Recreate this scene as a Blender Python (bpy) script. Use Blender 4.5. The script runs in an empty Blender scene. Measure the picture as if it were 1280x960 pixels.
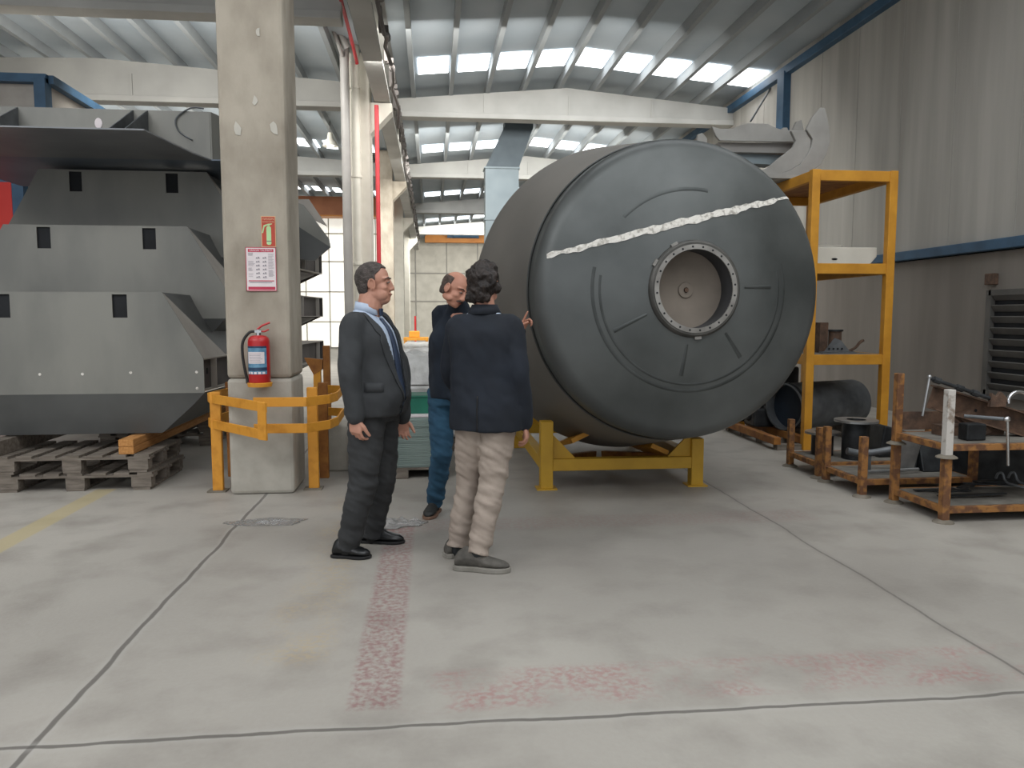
import bpy, bmesh, math, random
from mathutils import Vector, Matrix, noise
from mathutils.bvhtree import BVHTree
random.seed(7)
scene = bpy.context.scene
COL = scene.collection
V = Vector
PI = math.pi

# ------------------------------------------------------------------ camera
CAMZ, FPX = 1.45, 950.0
YAW, PITCH = math.radians(6.01), math.radians(5.11)
FWD = V((math.sin(YAW) * math.cos(PITCH), math.cos(YAW) * math.cos(PITCH), -math.sin(PITCH)))
RGT = V((math.cos(YAW), -math.sin(YAW), 0))
UPV = RGT.cross(FWD)
CAM = V((0, 0, CAMZ))
cam_data = bpy.data.cameras.new('camera')
cam_data.sensor_width = 36
cam_data.lens = 36 * FPX / 1280
cam_data.clip_end = 300
camera = bpy.data.objects.new('camera', cam_data)
COL.objects.link(camera)
camera.location = CAM
camera.rotation_euler = FWD.to_track_quat('-Z', 'Y').to_euler()
scene.camera = camera

def ray(px, py):
    return FWD + RGT * ((px - 640) / FPX) + UPV * ((480 - py) / FPX)
def W(px, py, d):            # point at camera depth d
    return CAM + ray(px, py) * d
def G(px, py, z=0.0):        # point at height z
    r = ray(px, py); return CAM + r * ((z - CAMZ) / r.z)
def P(px, py, Y):            # point in the plane of building depth Y
    r = ray(px, py); return CAM + r * (Y / r.y)

# ------------------------------------------------------------------ materials
def rgb(h):
    h = h.lstrip('#')
    c = [int(h[i:i + 2], 16) / 255 for i in (0, 2, 4)]
    return tuple(x / 12.92 if x <= .04045 else ((x + .055) / 1.055) ** 2.4 for x in c) + (1,)

def mat(name, c1, c2=None, scale=4, rough=.6, metal=0, bump=0, bscale=40, detail=4, stretch=(1, 1, 1), lo=.35, hi=.65, emit=0, spec=.5, trans=0, rvar=0):
    m = bpy.data.materials.new(name); m.use_nodes = True
    nt = m.node_tree; n = nt.nodes; l = nt.links
    b = n['Principled BSDF']
    a1 = rgb(c1); a2 = rgb(c2) if c2 else a1
    b.inputs['Roughness'].default_value = rough
    b.inputs['Metallic'].default_value = metal
    b.inputs['Specular IOR Level'].default_value = spec
    tc = n.new('ShaderNodeTexCoord'); mp = n.new('ShaderNodeMapping')
    mp.inputs['Scale'].default_value = stretch
    l.new(tc.outputs['Object'], mp.inputs['Vector'])
    nz = n.new('ShaderNodeTexNoise'); nz.inputs['Scale'].default_value = scale; nz.inputs['Detail'].default_value = detail
    l.new(mp.outputs[0], nz.inputs['Vector'])
    cr = n.new('ShaderNodeValToRGB')
    cr.color_ramp.elements[0].position = lo; cr.color_ramp.elements[0].color = a1
    cr.color_ramp.elements[1].position = hi; cr.color_ramp.elements[1].color = a2
    l.new(nz.outputs['Fac'], cr.inputs['Fac'])
    l.new(cr.outputs['Color'], b.inputs['Base Color'])
    if rvar:
        mr = n.new('ShaderNodeMapRange'); mr.inputs['To Min'].default_value = rough - rvar; mr.inputs['To Max'].default_value = rough + rvar
        l.new(nz.outputs['Fac'], mr.inputs['Value']); l.new(mr.outputs[0], b.inputs['Roughness'])
    if emit:
        l.new(cr.outputs['Color'], b.inputs['Emission Color']); b.inputs['Emission Strength'].default_value = emit
    if trans:
        b.inputs['Transmission Weight'].default_value = trans
    if bump:
        n2 = n.new('ShaderNodeTexNoise'); n2.inputs['Scale'].default_value = bscale; n2.inputs['Detail'].default_value = 5
        l.new(mp.outputs[0], n2.inputs['Vector'])
        bp = n.new('ShaderNodeBump'); bp.inputs['Strength'].default_value = bump; bp.inputs['Distance'].default_value = .02
        l.new(n2.outputs['Fac'], bp.inputs['Height']); l.new(bp.outputs[0], b.inputs['Normal'])
    return m

M = {}
M['concrete'] = mat('column concrete', '#8f8678', '#b4ab9c', 2.6, .9, bump=.5, bscale=14, detail=10, stretch=(1, 1, .6))
M['concrete_light'] = mat('pale painted concrete', '#bdb9ae', '#cfcbc0', 3, .85, bump=.1)
M['plaster_base'] = mat('pale column base', '#a29d92', '#b2ada2', 6, .85, bump=.1)
M['white_paint'] = mat('white paint', '#c9c5b9', '#d8d4c8', 2, .7)
M['roof'] = mat('roof slab', '#a3adb4', '#b2babf', .6, .9, detail=3)
M['rib'] = mat('roof rib', '#8f9496', '#999d9e', .8, .9)
M['girder'] = mat('girder concrete', '#aeada8', '#bfbeb9', 1.0, .9)
M['girder_dark'] = mat('grey girder concrete', '#8b8a86', '#999893', 1.0, .9)
M['skylight'] = mat('skylight panel', '#eef3f8', '#ffffff', .5, .5, emit=5.5)
M['blue'] = mat('blue painted steel', '#2c4a63', '#385a76', 3, .55)
M['panel'] = mat('wall panel', '#9f9c95', '#b6b3ac', .9, .85, detail=8, stretch=(1, 3, .2), bump=.05, bscale=8)
M['panel_low'] = mat('lower wall concrete', '#77716a', '#857f78', .8, .9, detail=6, stretch=(1, 3, .3), bump=.08, bscale=12)
M['seam'] = mat('panel seam', '#a19e97', '#a8a59e', 1, .9)
M['yellow'] = mat('yellow painted steel', '#bf9426', '#cb9f2e', 5, .5, rvar=.1)
M['yellow_ochre'] = mat('ochre painted steel', '#b97f1c', '#cc9026', 6, .55, bump=.05)
M['guard'] = mat('worn orange yellow paint', '#c07f22', '#d69430', 9, .6, bump=.08, lo=.3, hi=.5)
M['guard_dark'] = mat('rusty ochre steel', '#7d4a1c', '#a06a2c', 9, .7, bump=.1)
M['rust_yellow'] = mat('rusty yellow steel', '#69472f', '#996a38', 14, .8, bump=.2, bscale=60, lo=.42, hi=.56)
M['rust'] = mat('rusty steel', '#4a3a30', '#6d5443', 12, .85, bump=.25, bscale=50)
M['worn_white'] = mat('worn white paint', '#8d7f72', '#c4bfb8', 12, .7, lo=.38, hi=.48)
M['foot'] = mat('dusty steel plate', '#6e675b', '#837c70', 10, .8)
M['deck'] = mat('dusty deck', '#67635c', '#7d7971', 8, .85)
M['steel_dark'] = mat('dark steel scrap', '#26282a', '#3c3e40', 8, .5, metal=.5)
M['steel_mid'] = mat('grey steel', '#5b5e60', '#74777a', 6, .5, metal=.5)
M['steel_light'] = mat('bright steel', '#9a9b9b', '#b5b6b6', 8, .35, metal=.8)
M['chrome'] = mat('polished steel', '#b9babb', '#d0d0d0', 3, .2, metal=1)
M['black'] = mat('black void', '#0c0e12', '#15181c', 5, .8)
M['head_steel'] = mat('blued drum head steel', '#454847', '#6a6d6c', 1.1, .45, metal=.42, detail=5, bump=.03, bscale=3, lo=.35, hi=.72, rvar=.12)
M['shell_steel'] = mat('drum shell steel', '#65625d', '#7b7771', .8, .6, metal=.2, detail=3, rvar=.1)
M['cone_steel'] = mat('lit drum cone steel', '#8a8a86', '#9b9b97', 1, .55, metal=.3)  # paler than the shell: light falling on the cone is in the colour
M['groove'] = mat('dark pressed steel', '#3f4241', '#505352', 4, .5, metal=.5)
M['chalk'] = mat('white chalky weld scale', '#dedad2', '#a8a39a', 30, .9, bump=.4, bscale=60, lo=.5, hi=.65)
M['flange'] = mat('machined flange', '#8e8b86', '#aaa7a2', 8, .4, metal=.6)
M['collar'] = mat('collar steel', '#4e4d4a', '#63615d', 6, .5, metal=.5)
M['well'] = mat('brown grey primer', '#756c62', '#857b70', 3, .9)
M['well_side'] = mat('dark grey primer', '#2a2a2a', '#38383a', 3, .7)
M['hull'] = mat('mill scale steel plate', '#6f6f6a', '#85847d', 1.5, .5, metal=.2, detail=5, stretch=(1.2, 1, .5), rvar=.1)
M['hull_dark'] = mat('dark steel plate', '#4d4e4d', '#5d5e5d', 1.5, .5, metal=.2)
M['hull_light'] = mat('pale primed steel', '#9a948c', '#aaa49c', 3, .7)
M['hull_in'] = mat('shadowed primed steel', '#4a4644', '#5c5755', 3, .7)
M['wood'] = mat('weathered pallet wood', '#5f574e', '#7d746a', 6, .9, stretch=(1, 6, 6), bump=.2)
M['wood_new'] = mat('orange pine', '#a9743c', '#c08a50', 8, .8, stretch=(8, 1, 8), bump=.1)
M['red'] = mat('red gloss paint', '#b01f22', '#bd2a2c', 4, .35)
M['red_pipe'] = mat('red pipe paint', '#c0323a', '#c93d44', 4, .5)
M['red_sign'] = mat('red sign', '#b0402e', '#bb4a36', 4, .6)
M['red_panel'] = mat('red door panel', '#c22a22', '#cc332a', 2, .6)
M['poster_red'] = mat('poster red', '#b8304a', '#c23c55', 5, .6)
M['paper'] = mat('poster paper', '#ddd3d4', '#e6dede', 5, .7)
M['ink'] = mat('grey ink', '#77707a', '#88818a', 30, .8)
M['sign_border'] = mat('cream sign border', '#cdae88', '#d6b892', 4, .6)
M['glow_green'] = mat('photoluminescent green', '#a9cf95', '#b8dba4', 4, .6)
M['label_blue'] = mat('label blue', '#4e7b98', '#6a98b4', 30, .5)
M['label_dark'] = mat('label navy', '#1d3550', '#24405e', 30, .5)
M['rubber'] = mat('black rubber', '#1c1d1c', '#282826', 10, .6)
M['duct'] = mat('galvanised duct', '#7d898e', '#8d999e', 1.5, .45, metal=.3, detail=2)
M['pipe_grey'] = mat('grey downpipe', '#8d8a86', '#9c9995', 2, .5)
M['crane'] = mat('crane orange', '#b9742f', '#c58239', 2, .6)
M['sheet'] = mat('pale green glassy sheet', '#71807b', '#8b9a94', 3, .3, stretch=(1, 1, 8), spec=.6)
M['film'] = mat('crumpled clear film', '#c3c2be', '#dddcd9', 9, .35, bump=.8, bscale=14, spec=.7)
M['green'] = mat('green plastic', '#0d5b48', '#146b55', 4, .5)
M['cream_concrete'] = mat('grey primed cradle', '#8a8883', '#9a9893', 3, .75, bump=.1)
M['louvre'] = mat('louvre metal', '#4d4b48', '#5d5b57', 3, .6)
M['cable'] = mat('dusty cable', '#55504d', '#6a6562', 5, .7)
# people
M['skin1'] = mat('skin', '#b27f69', '#c08e79', 14, .55)
M['skin2'] = mat('ruddy skin', '#ad7862', '#bc8872', 14, .55)
M['suit'] = mat('charcoal suit wool', '#2f3133', '#393b3d', 5, .85, bump=.15, bscale=9)
M['trouser_dark'] = mat('charcoal trouser wool', '#2a2b2c', '#343536', 5, .85, bump=.2, bscale=9)
M['shirt'] = mat('pale blue shirt', '#a9b7cb', '#b6c3d5', 6, .8)
M['tie'] = mat('navy tie', '#27344a', '#303e56', 60, .6)
M['blazer'] = mat('dark navy blazer', '#10161f', '#19202b', 5, .85, bump=.15, bscale=8)
M['khaki'] = mat('beige cotton', '#93867b', '#a6998d', 5, .9, bump=.35, bscale=12)
M['denim'] = mat('blue denim', '#1c3c52', '#2b516a', 7, .9, bump=.3, bscale=12)
M['sweater'] = mat('navy jumper', '#121923', '#1b2430', 6, .95, bump=.2, bscale=10)
M['leather'] = mat('black leather', '#131415', '#1c1d1e', 6, .28)
M['shoe_grey'] = mat('grey hiking shoe', '#47443f', '#5c5852', 20, .8, bump=.2)
M['sole'] = mat('pale rubber sole', '#77736b', '#8a867e', 12, .7)
M['sole_tan'] = mat('tan rubber sole', '#6b5142', '#7a5f4e', 12, .7)
M['sole_black'] = mat('black sole', '#0e0e0f', '#161617', 12, .6)
M['hair_grey'] = mat('short dark grey hair', '#38322f', '#544c48', 40, .8, bump=.6, bscale=90)
M['hair_dark'] = mat('dark brown hair', '#18110e', '#2c211b', 30, .55, bump=.9, bscale=60, stretch=(1, 1, .4))
M['hair_brown'] = mat('greying brown hair', '#3c302a', '#5a4b43', 40, .8, bump=.6, bscale=90)
M['eye_white'] = mat('eye white', '#8d847c', None, 1, .5)
M['eye_dark'] = mat('iris', '#1a1210', None, 1, .3)
M['lip'] = mat('lip', '#8a4f47', None, 1, .5)

# ------------------------------------------------------------------ mesh builder
class MB:
    def __init__(s): s.bm = bmesh.new()
    def box(s, c, size, rot=None):
        c = V(c); hx, hy, hz = [a / 2 for a in size]
        R = Matrix.Identity(3) if rot is None else rot
        vs = [s.bm.verts.new(c + R @ V((x * hx, y * hy, z * hz))) for x in (-1, 1) for y in (-1, 1) for z in (-1, 1)]
        for f in ((0, 1, 3, 2), (4, 6, 7, 5), (0, 4, 5, 1), (2, 3, 7, 6), (0, 2, 6, 4), (1, 5, 7, 3)):
            s.bm.faces.new([vs[i] for i in f])
        return s
    def bar(s, a, b, w, h, up=(0, 0, 1)):
        a = V(a); b = V(b); d = (b - a); L = d.length; d.normalize()
        u = V(up)
        if abs(d.dot(u)) > .98: u = V((0, 1, 0))
        r = d.cross(u).normalized(); u = r.cross(d).normalized()
        R = Matrix((r, d, u)).transposed()
        return s.box((a + b) / 2, (w, L, h), R)
    def ring(s, c, ax, ay, n=20, e=2.0):
        out = []
        for i in range(n):
            t = 2 * PI * i / n
            ct, st = math.cos(t), math.sin(t)
            x = math.copysign(abs(ct) ** (2 / e), ct); y = math.copysign(abs(st) ** (2 / e), st)
            out.append(s.bm.verts.new(c + ax * x + ay * y))
        return out
    def skinrings(s, rings, cap=True, closed=False):
        m = len(rings)
        for k in range(m if closed else m - 1):
            A = rings[k]; B = rings[(k + 1) % m]; n = len(A)
            for i in range(n):
                s.bm.faces.new((A[i], A[(i + 1) % n], B[(i + 1) % n], B[i]))
        if cap and not closed:
            s.bm.faces.new(list(reversed(rings[0]))); s.bm.faces.new(rings[-1])
        return s
    def cyl(s, a, b, r1, r2=None, n=20, cap=True):
        a = V(a); b = V(b); r2 = r1 if r2 is None else r2
        d = (b - a).normalized(); u = V((0, 0, 1)) if abs(d.z) < .9 else V((1, 0, 0))
        x = d.cross(u).normalized(); y = d.cross(x).normalized()
        return s.skinrings([s.ring(a, x * r1, y * r1, n), s.ring(b, x * r2, y * r2, n)], cap)
    def tube(s, pts, r, n=8, rads=None, cap=True, round_=False, smooth=0):
        pts = [V(p) for p in pts]
        rads = rads or [r] * len(pts)
        if smooth:
            q = []; qr = []
            for i in range(len(pts) - 1):
                p0 = pts[max(i - 1, 0)]; p1 = pts[i]; p2 = pts[i + 1]; p3 = pts[min(i + 2, len(pts) - 1)]
                for k in range(smooth):
                    t = k / smooth
                    q.append(.5 * ((2 * p1) + (p2 - p0) * t + (2 * p0 - 5 * p1 + 4 * p2 - p3) * t * t + (3 * p1 - p0 - 3 * p2 + p3) * t ** 3))
                    qr.append(rads[i] * (1 - t) + rads[i + 1] * t)
            q.append(pts[-1]); qr.append(rads[-1]); pts, rads = q, qr
        if round_:
            d0 = (pts[0] - pts[1]).normalized(); d1 = (pts[-1] - pts[-2]).normalized()
            a, ra = pts[0], rads[0]; b, rb = pts[-1], rads[-1]
            pts = [a + d0 * ra * .95, a + d0 * ra * .7] + pts + [b + d1 * rb * .7, b + d1 * rb * .95]
            rads = [ra * .3, ra * .71] + rads + [rb * .71, rb * .3]
        prev = None; rings = []
        for i, p in enumerate(pts):
            if i == 0: d = pts[1] - pts[0]
            elif i == len(pts) - 1: d = pts[-1] - pts[-2]
            else: d = (pts[i + 1] - p).normalized() + (p - pts[i - 1]).normalized()
            d.normalize()
            if prev is None:
                u = V((0, 0, 1)) if abs(d.z) < .8 else V((0, 1, 0))
                x = d.cross(u).normalized()
            else:
                x = (prev - d * prev.dot(d)).normalized()
            prev = x; y = d.cross(x)
            rings.append(s.ring(p, x * rads[i], y * rads[i], n))
        return s.skinrings(rings, cap)
    def lathe(s, prof, o, ax, n=48, cap=False):
        """prof = [(radius, distance along ax)]"""
        ax = V(ax).normalized(); u = V((0, 0, 1)) if abs(ax.z) < .9 else V((1, 0, 0))
        x = ax.cross(u).normalized(); y = x.cross(ax).normalized(); o = V(o)
        return s.skinrings([s.ring(o + ax * d, x * max(r, .0005), y * max(r, .0005), n) for r, d in prof], cap)
    def prism(s, poly, ext):
        """extrude a planar polygon (list of points) by vector ext"""
        ext = V(ext); A = [s.bm.verts.new(V(p)) for p in poly]; B = [s.bm.verts.new(V(p) + ext) for p in poly]
        n = len(A)
        s.bm.faces.new(A); s.bm.faces.new(list(reversed(B)))
        for i in range(n): s.bm.faces.new((A[i], B[i], B[(i + 1) % n], A[(i + 1) % n]))
        return s
    def ell(s, c, rx, ry, rz, X=(1, 0, 0), Y=(0, 1, 0), Z=(0, 0, 1), n=16):
        c = V(c); X, Y, Z = V(X), V(Y), V(Z); rings = []
        for k in range(n // 2 + 1):
            t = -PI / 2 + PI * k / (n // 2); cs = max(math.cos(t), .04)
            rings.append(s.ring(c + Z * (rz * math.sin(t)), X * (rx * cs), Y * (ry * cs), n))
        return s.skinrings(rings)
    def quad(s, a, b, c, d):
        s.bm.faces.new([s.bm.verts.new(V(p)) for p in (a, b, c, d)]); return s
    def build(s, name, m, parent=None, smooth=False, bevel=0, seg=2):
        bmesh.ops.recalc_face_normals(s.bm, faces=s.bm.faces[:])
        me = bpy.data.meshes.new(name); s.bm.to_mesh(me); s.bm.free()
        return link_mesh(name, me, m, parent, smooth, bevel, seg)

def base_of(o):
    p = V((0, 0, 0)); q = o
    while q is not None: p = p + q.location; q = q.parent
    return p
def link_mesh(name, me, m, parent=None, smooth=False, bevel=0, seg=2):
    o = bpy.data.objects.new(name, me); COL.objects.link(o)
    if parent is not None:
        org = base_of(parent); o.parent = parent
        me.transform(Matrix.Translation(-org))
    else:
        xs = [v.co for v in me.vertices]
        mn = V([min(v[i] for v in xs) for i in range(3)]); mx = V([max(v[i] for v in xs) for i in range(3)])
        c = V(((mn.x + mx.x) / 2, (mn.y + mx.y) / 2, mn.z))
        me.transform(Matrix.Translation(-c)); o.location = c
    ms = m if isinstance(m, (list, tuple)) else [m]
    for q in ms: me.materials.append(q)
    if smooth:
        for p in me.polygons: p.use_smooth = True
        try: me.set_sharp_from_angle(angle=math.radians(40))
        except Exception: pass
    if bevel:
        b = o.modifiers.new('bevel', 'BEVEL'); b.width = bevel; b.segments = seg; b.limit_method = 'ANGLE'
    return o
def tag(o, label=None, cat=None, group=None, kind=None):
    if label: o['label'] = label
    if cat: o['category'] = cat
    if group: o['group'] = group
    if kind: o['kind'] = kind
    return o
def thing(name, label, cat, loc=(0, 0, 0), group=None):
    o = bpy.data.objects.new(name, None); COL.objects.link(o); o.location = V(loc); o.empty_display_size = .1
    return tag(o, label, cat, group)
def struct(o): o['kind'] = 'structure'; return o
def copy_tree(o, parent=None):
    c = o.copy(); COL.objects.link(c)
    if parent is not None: c.parent = parent
    for ch in [q for q in scene.objects if q.parent == o]: copy_tree(ch, c)
    return c
def text_mesh(txt, size, name, m, parent, loc, rot, ext=.0006):
    cu = bpy.data.curves.new(name, 'FONT'); cu.body = txt; cu.size = size; cu.extrude = ext
    cu.align_x = 'CENTER'; cu.align_y = 'CENTER'
    t = bpy.data.objects.new(name + '_t', cu); COL.objects.link(t)
    bpy.context.view_layer.update()
    me = bpy.data.meshes.new_from_object(t.evaluated_get(bpy.context.evaluated_depsgraph_get()))
    bpy.data.objects.remove(t)
    me.transform(Matrix.Translation(V(loc)) @ rot.to_4x4())
    me.materials.clear()
    return link_mesh(name, me, m, parent)
def fuse(mb, voxel, smooth=4, disp=0, dscale=.1, seed=0, zs=1.0):
    """one continuous skin round everything in the builder"""
    bmesh.ops.recalc_face_normals(mb.bm, faces=mb.bm.faces[:])
    me = bpy.data.meshes.new('tmp'); mb.bm.to_mesh(me); mb.bm.free()
    o = bpy.data.objects.new('tmp', me); COL.objects.link(o)
    r = o.modifiers.new('r', 'REMESH'); r.mode = 'VOXEL'; r.voxel_size = voxel; r.adaptivity = 0
    if smooth:
        sm = o.modifiers.new('s', 'SMOOTH'); sm.factor = .5; sm.iterations = smooth
    bpy.context.view_layer.update()
    out = bpy.data.meshes.new_from_object(o.evaluated_get(bpy.context.evaluated_depsgraph_get()))
    bpy.data.objects.remove(o); bpy.data.meshes.remove(me)
    if disp:
        nr = [v.normal.copy() for v in out.vertices]
        for v, n in zip(out.vertices, nr):
            q = V((v.co.x, v.co.y, (v.co.z + .5 * v.co.x) * zs)) * (1 / dscale) + V((seed * 7.3, seed * 3.1, 0))
            v.co += n * (noise.fractal(q, 1.0, 2.0, 2) * disp)
    return out
# ------------------------------------------------------------------ floor
XR, XV0, XV1, ZR = 7.0, -1.3, -0.7, 6.45      # right wall, valley strip, roof height
def floor_material():
    m = bpy.data.materials.new('worn concrete floor'); m.use_nodes = True
    nt = m.node_tree; n = nt.nodes; l = nt.links; b = n['Principled BSDF']
    tc = n.new('ShaderNodeTexCoord'); sp = n.new('ShaderNodeSeparateXYZ'); l.new(tc.outputs['Object'], sp.inputs[0])
    def mth(op, a, c=None, v=None, clamp=False):
        q = n.new('ShaderNodeMath'); q.operation = op; q.use_clamp = clamp
        for i, z in enumerate((a, c, v)):
            if z is None: continue
            if isinstance(z, (int, float)): q.inputs[i].default_value = z
            else: l.new(z, q.inputs[i])
        return q.outputs[0]
    def nz(scale, detail=4, st=(1, 1, 1)):
        mp = n.new('ShaderNodeMapping'); mp.inputs['Scale'].default_value = st; l.new(tc.outputs['Object'], mp.inputs[0])
        q = n.new('ShaderNodeTexNoise'); q.inputs['Scale'].default_value = scale; q.inputs['Detail'].default_value = detail
        l.new(mp.outputs[0], q.inputs[0]); return q.outputs['Fac']
    def ramp(f, p0, p1, c0, c1):
        q = n.new('ShaderNodeValToRGB'); e = q.color_ramp.elements
        e[0].position = p0; e[1].position = p1; e[0].color = c0; e[1].color = c1; l.new(f, q.inputs[0]); return q.outputs[0]
    def mix(f, a, c):
        q = n.new('ShaderNodeMix'); q.data_type = 'RGBA'; l.new(f, q.inputs[0])
        for i, z in ((6, a), (7, c)):
            if isinstance(z, tuple): q.inputs[i].default_value = z
            else: l.new(z, q.inputs[i])
        return q.outputs[2]
    big = nz(.45, 6); mid = nz(2.6, 8); fine = nz(45, 3); wob = nz(1.7, 4)
    colr = ramp(big, .3, .7, rgb('#908b83'), rgb('#a9a49b'))
    colr = mix(mth('MULTIPLY', mth('SUBTRACT', mid, .47, clamp=True), 2.6, clamp=True), colr, rgb('#7b756d'))
    colr = mix(mth('MULTIPLY', fine, .18), colr, rgb('#bab7b2'))
    X, Y = sp.outputs[0], sp.outputs[1]
    Xw = mth('ADD', X, mth('MULTIPLY', mth('SUBTRACT', wob, .5), .07)); Yw = mth('ADD', Y, mth('MULTIPLY', mth('SUBTRACT', wob, .5), .09))
    def band(c, cen, w, soft=.004):    # 1 inside |c-cen|<w
        d = mth('ABSOLUTE', mth('SUBTRACT', c, cen)); q = n.new('ShaderNodeMapRange')
        l.new(d, q.inputs[0]); q.inputs[1].default_value = w; q.inputs[2].default_value = w + soft; q.inputs[3].default_value = 1; q.inputs[4].default_value = 0
        return q.outputs[0]
    def rect(x0, x1, y0, y1, soft=.02): return mth('MULTIPLY', band(X, (x0 + x1) / 2, (x1 - x0) / 2, soft), band(Y, (y0 + y1) / 2, (y1 - y0) / 2, soft))
    wear = ramp(nz(38, 12, (1, 1, 1)), .40, .62, (0, 0, 0, 1), (1, 1, 1, 1))
    wear2 = ramp(nz(3, 4), .4, .62, (0, 0, 0, 1), (1, 1, 1, 1))
    # stain on the oily floor in front of the drum
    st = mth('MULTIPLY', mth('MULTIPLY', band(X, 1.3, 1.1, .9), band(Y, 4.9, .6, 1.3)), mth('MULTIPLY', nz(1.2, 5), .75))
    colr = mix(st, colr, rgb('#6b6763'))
    def paint(mask, col_, k, w=wear):
        nonlocal colr
        colr = mix(mth('MULTIPLY', mth('MULTIPLY', mask, w), k), colr, rgb(col_))
    paint(rect(-.31, -.15, 2.75, 5.3, .03), '#7f474b', .6)
    paint(rect(-.12, 3.6, 2.72, 2.98, .05), '#9a5c5c', .6, mth('MULTIPLY', wear, wear2))
    paint(rect(-.31, 2.7, 5.1, 5.3, .1), '#8a4a4c', .18)
    colr = mix(mth('MULTIPLY', rect(-2.80, -2.66, 3.0, 6.6, .02), .55), colr, rgb('#b5a46f'))
    paint(rect(-.70, -.52, 3.2, 6.2, .12), '#b39c70', .4, mth('MULTIPLY', wear, wear2))
    # joints
    def joint(c, cen, lim=None, w=.006, strong=.75):
        nonlocal colr
        mk = band(c, cen, w, .006)
        if lim is not None: mk = mth('MULTIPLY', mk, lim)
        halo = band(c, cen, .012, .03)
        if lim is not None: halo = mth('MULTIPLY', halo, lim)
        colr = mix(mth('MULTIPLY', halo, .28), colr, rgb('#b3b0ab')) if strong > .7 else mix(mth('MULTIPLY', halo, .25), colr, rgb('#77736e'))
        colr = mix(mth('MULTIPLY', mk, strong), colr, rgb('#4a4641'))
    joint(Xw, -1.36, w=.009); joint(Xw, 2.38, strong=.6, w=.004)
    joint(Yw, 2.60, w=.007); joint(Yw, 9.2, strong=.5); joint(Yw, 15.8, strong=.5)
    l.new(colr, b.inputs['Base Color'])
    q = n.new('ShaderNodeMapRange'); l.new(big, q.inputs[0]); q.inputs[3].default_value = .42; q.inputs[4].default_value = .68
    l.new(q.outputs[0], b.inputs['Roughness'])
    bp = n.new('ShaderNodeBump'); bp.inputs['Strength'].default_value = .12; bp.inputs['Distance'].default_value = .01
    l.new(mth('ADD', fine, mid), bp.inputs['Height']); l.new(bp.outputs[0], b.inputs['Normal'])
    return m
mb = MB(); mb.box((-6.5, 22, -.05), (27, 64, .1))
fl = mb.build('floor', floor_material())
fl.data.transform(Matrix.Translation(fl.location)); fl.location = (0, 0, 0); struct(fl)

# ------------------------------------------------------------------ walls
mb = MB(); mb.box((XR + .1, 22, 4.4), (.2, 64, 4.3)); w = struct(mb.build('wall_right', M['panel']))
mb = MB()
for y in [k * 1.2 - 9.4 for k in range(53)]: mb.box((XR - .003, y, 4.4), (.006, .010, 4.28))
mb.build('panel_seam', M['seam'], w)
mb = MB(); mb.box((XR + .1, 22, 1.14), (.2, 64, 2.28)); struct(mb.build('wall_right_lower', M['panel_low']))
mb = MB(); mb.box((XR - .05, 22, 2.33), (.14, 64, .13)); struct(mb.build('trim_1', M['blue'], bevel=.01))
mb = MB(); mb.box((XR - .05, 22, 6.22), (.16, 64, .16)); struct(mb.build('trim_2', M['blue'], bevel=.01))
mb = MB()
yp = P(984, 100, 10).y
mb.box((XR - .06, 14.75, 4.3), (.18, .3, 3.8)); struct(mb.build('trim_3', M['blue'], bevel=.01))
mb = MB(); mb.box((-6.5, 50, 3.4), (27, .2, 7.2)); w = struct(mb.build('wall_back', M['white_paint']))
mb = MB()
for x in range(-19, 7, 2): mb.box((x, 49.88, 3.4), (.07, .05, 7))
for z in (2.4, 4.2): mb.box((-6.5, 49.87, z), (26.8, .05, .08))
mb.build('panel_seam', M['seam'], w)
mb = MB(); mb.box((-20.1, 22, 3.4), (.2, 64, 7.2)); struct(mb.build('wall_left', M['panel']))
# translucent daylight wall at the end of the left bay
mb = MB(); mb.box((-4.4, 34.0, 2.9), (6.0, .08, 5.6)); w = struct(mb.build('window_1', mat('daylight panel', '#e8e6dc', '#f4f2ea', 1, .6, emit=.75)))
mb = MB()
for z in (1.2, 2.5, 3.8, 5.0): mb.box((-4.4, 33.93, z), (6, .05, .05))
for x in (-6.4, -5.4, -4.4, -3.4, -2.4): mb.box((x, 33.93, 2.9), (.04, .05, 5.6))
mb.build('window_frame', mat('pale frame', '#a9a598', '#b2aea2', 2, .7), w)
# blue framed cabin at the left
cxr = P(60, 99, 12.04).x; czt = P(52, 99, 12.04).z; czm = P(30, 224, 12.04).z; cpl = P(46, 99, 12.04).x
mb = MB(); mb.box((cxr - 6.1, 15.6, czt / 2), (12.1, 7.0, czt)); w = struct(mb.build('wall_cabin', M['hull_light']))
mb = MB(); mb.box((cxr - 3.5, 12.04, czt), (7.0, .14, .12)); mb.box((cxr, 15.6, czt), (.14, 7.1, .12)); mb.box(((cxr + cpl) / 2, 12.03, (czt + czm) / 2), (cxr - cpl, .2, czt - czm))
mb.box((cxr - 3.5, 12.04, czm), (7.0, .14, .12)); mb.box((P(24, 224, 12.03).x, 12.03, czm / 2), (.17, .16, czm))
mb.build('blue_frame', M['blue'], w)
mb = MB(); mb.box((P(16, 224, 12).x - .75, 12.0, czm / 2 - .03), (1.5, .12, czm - .06)); struct(mb.build('door_1', M['red_panel'], bevel=.01))

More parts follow.
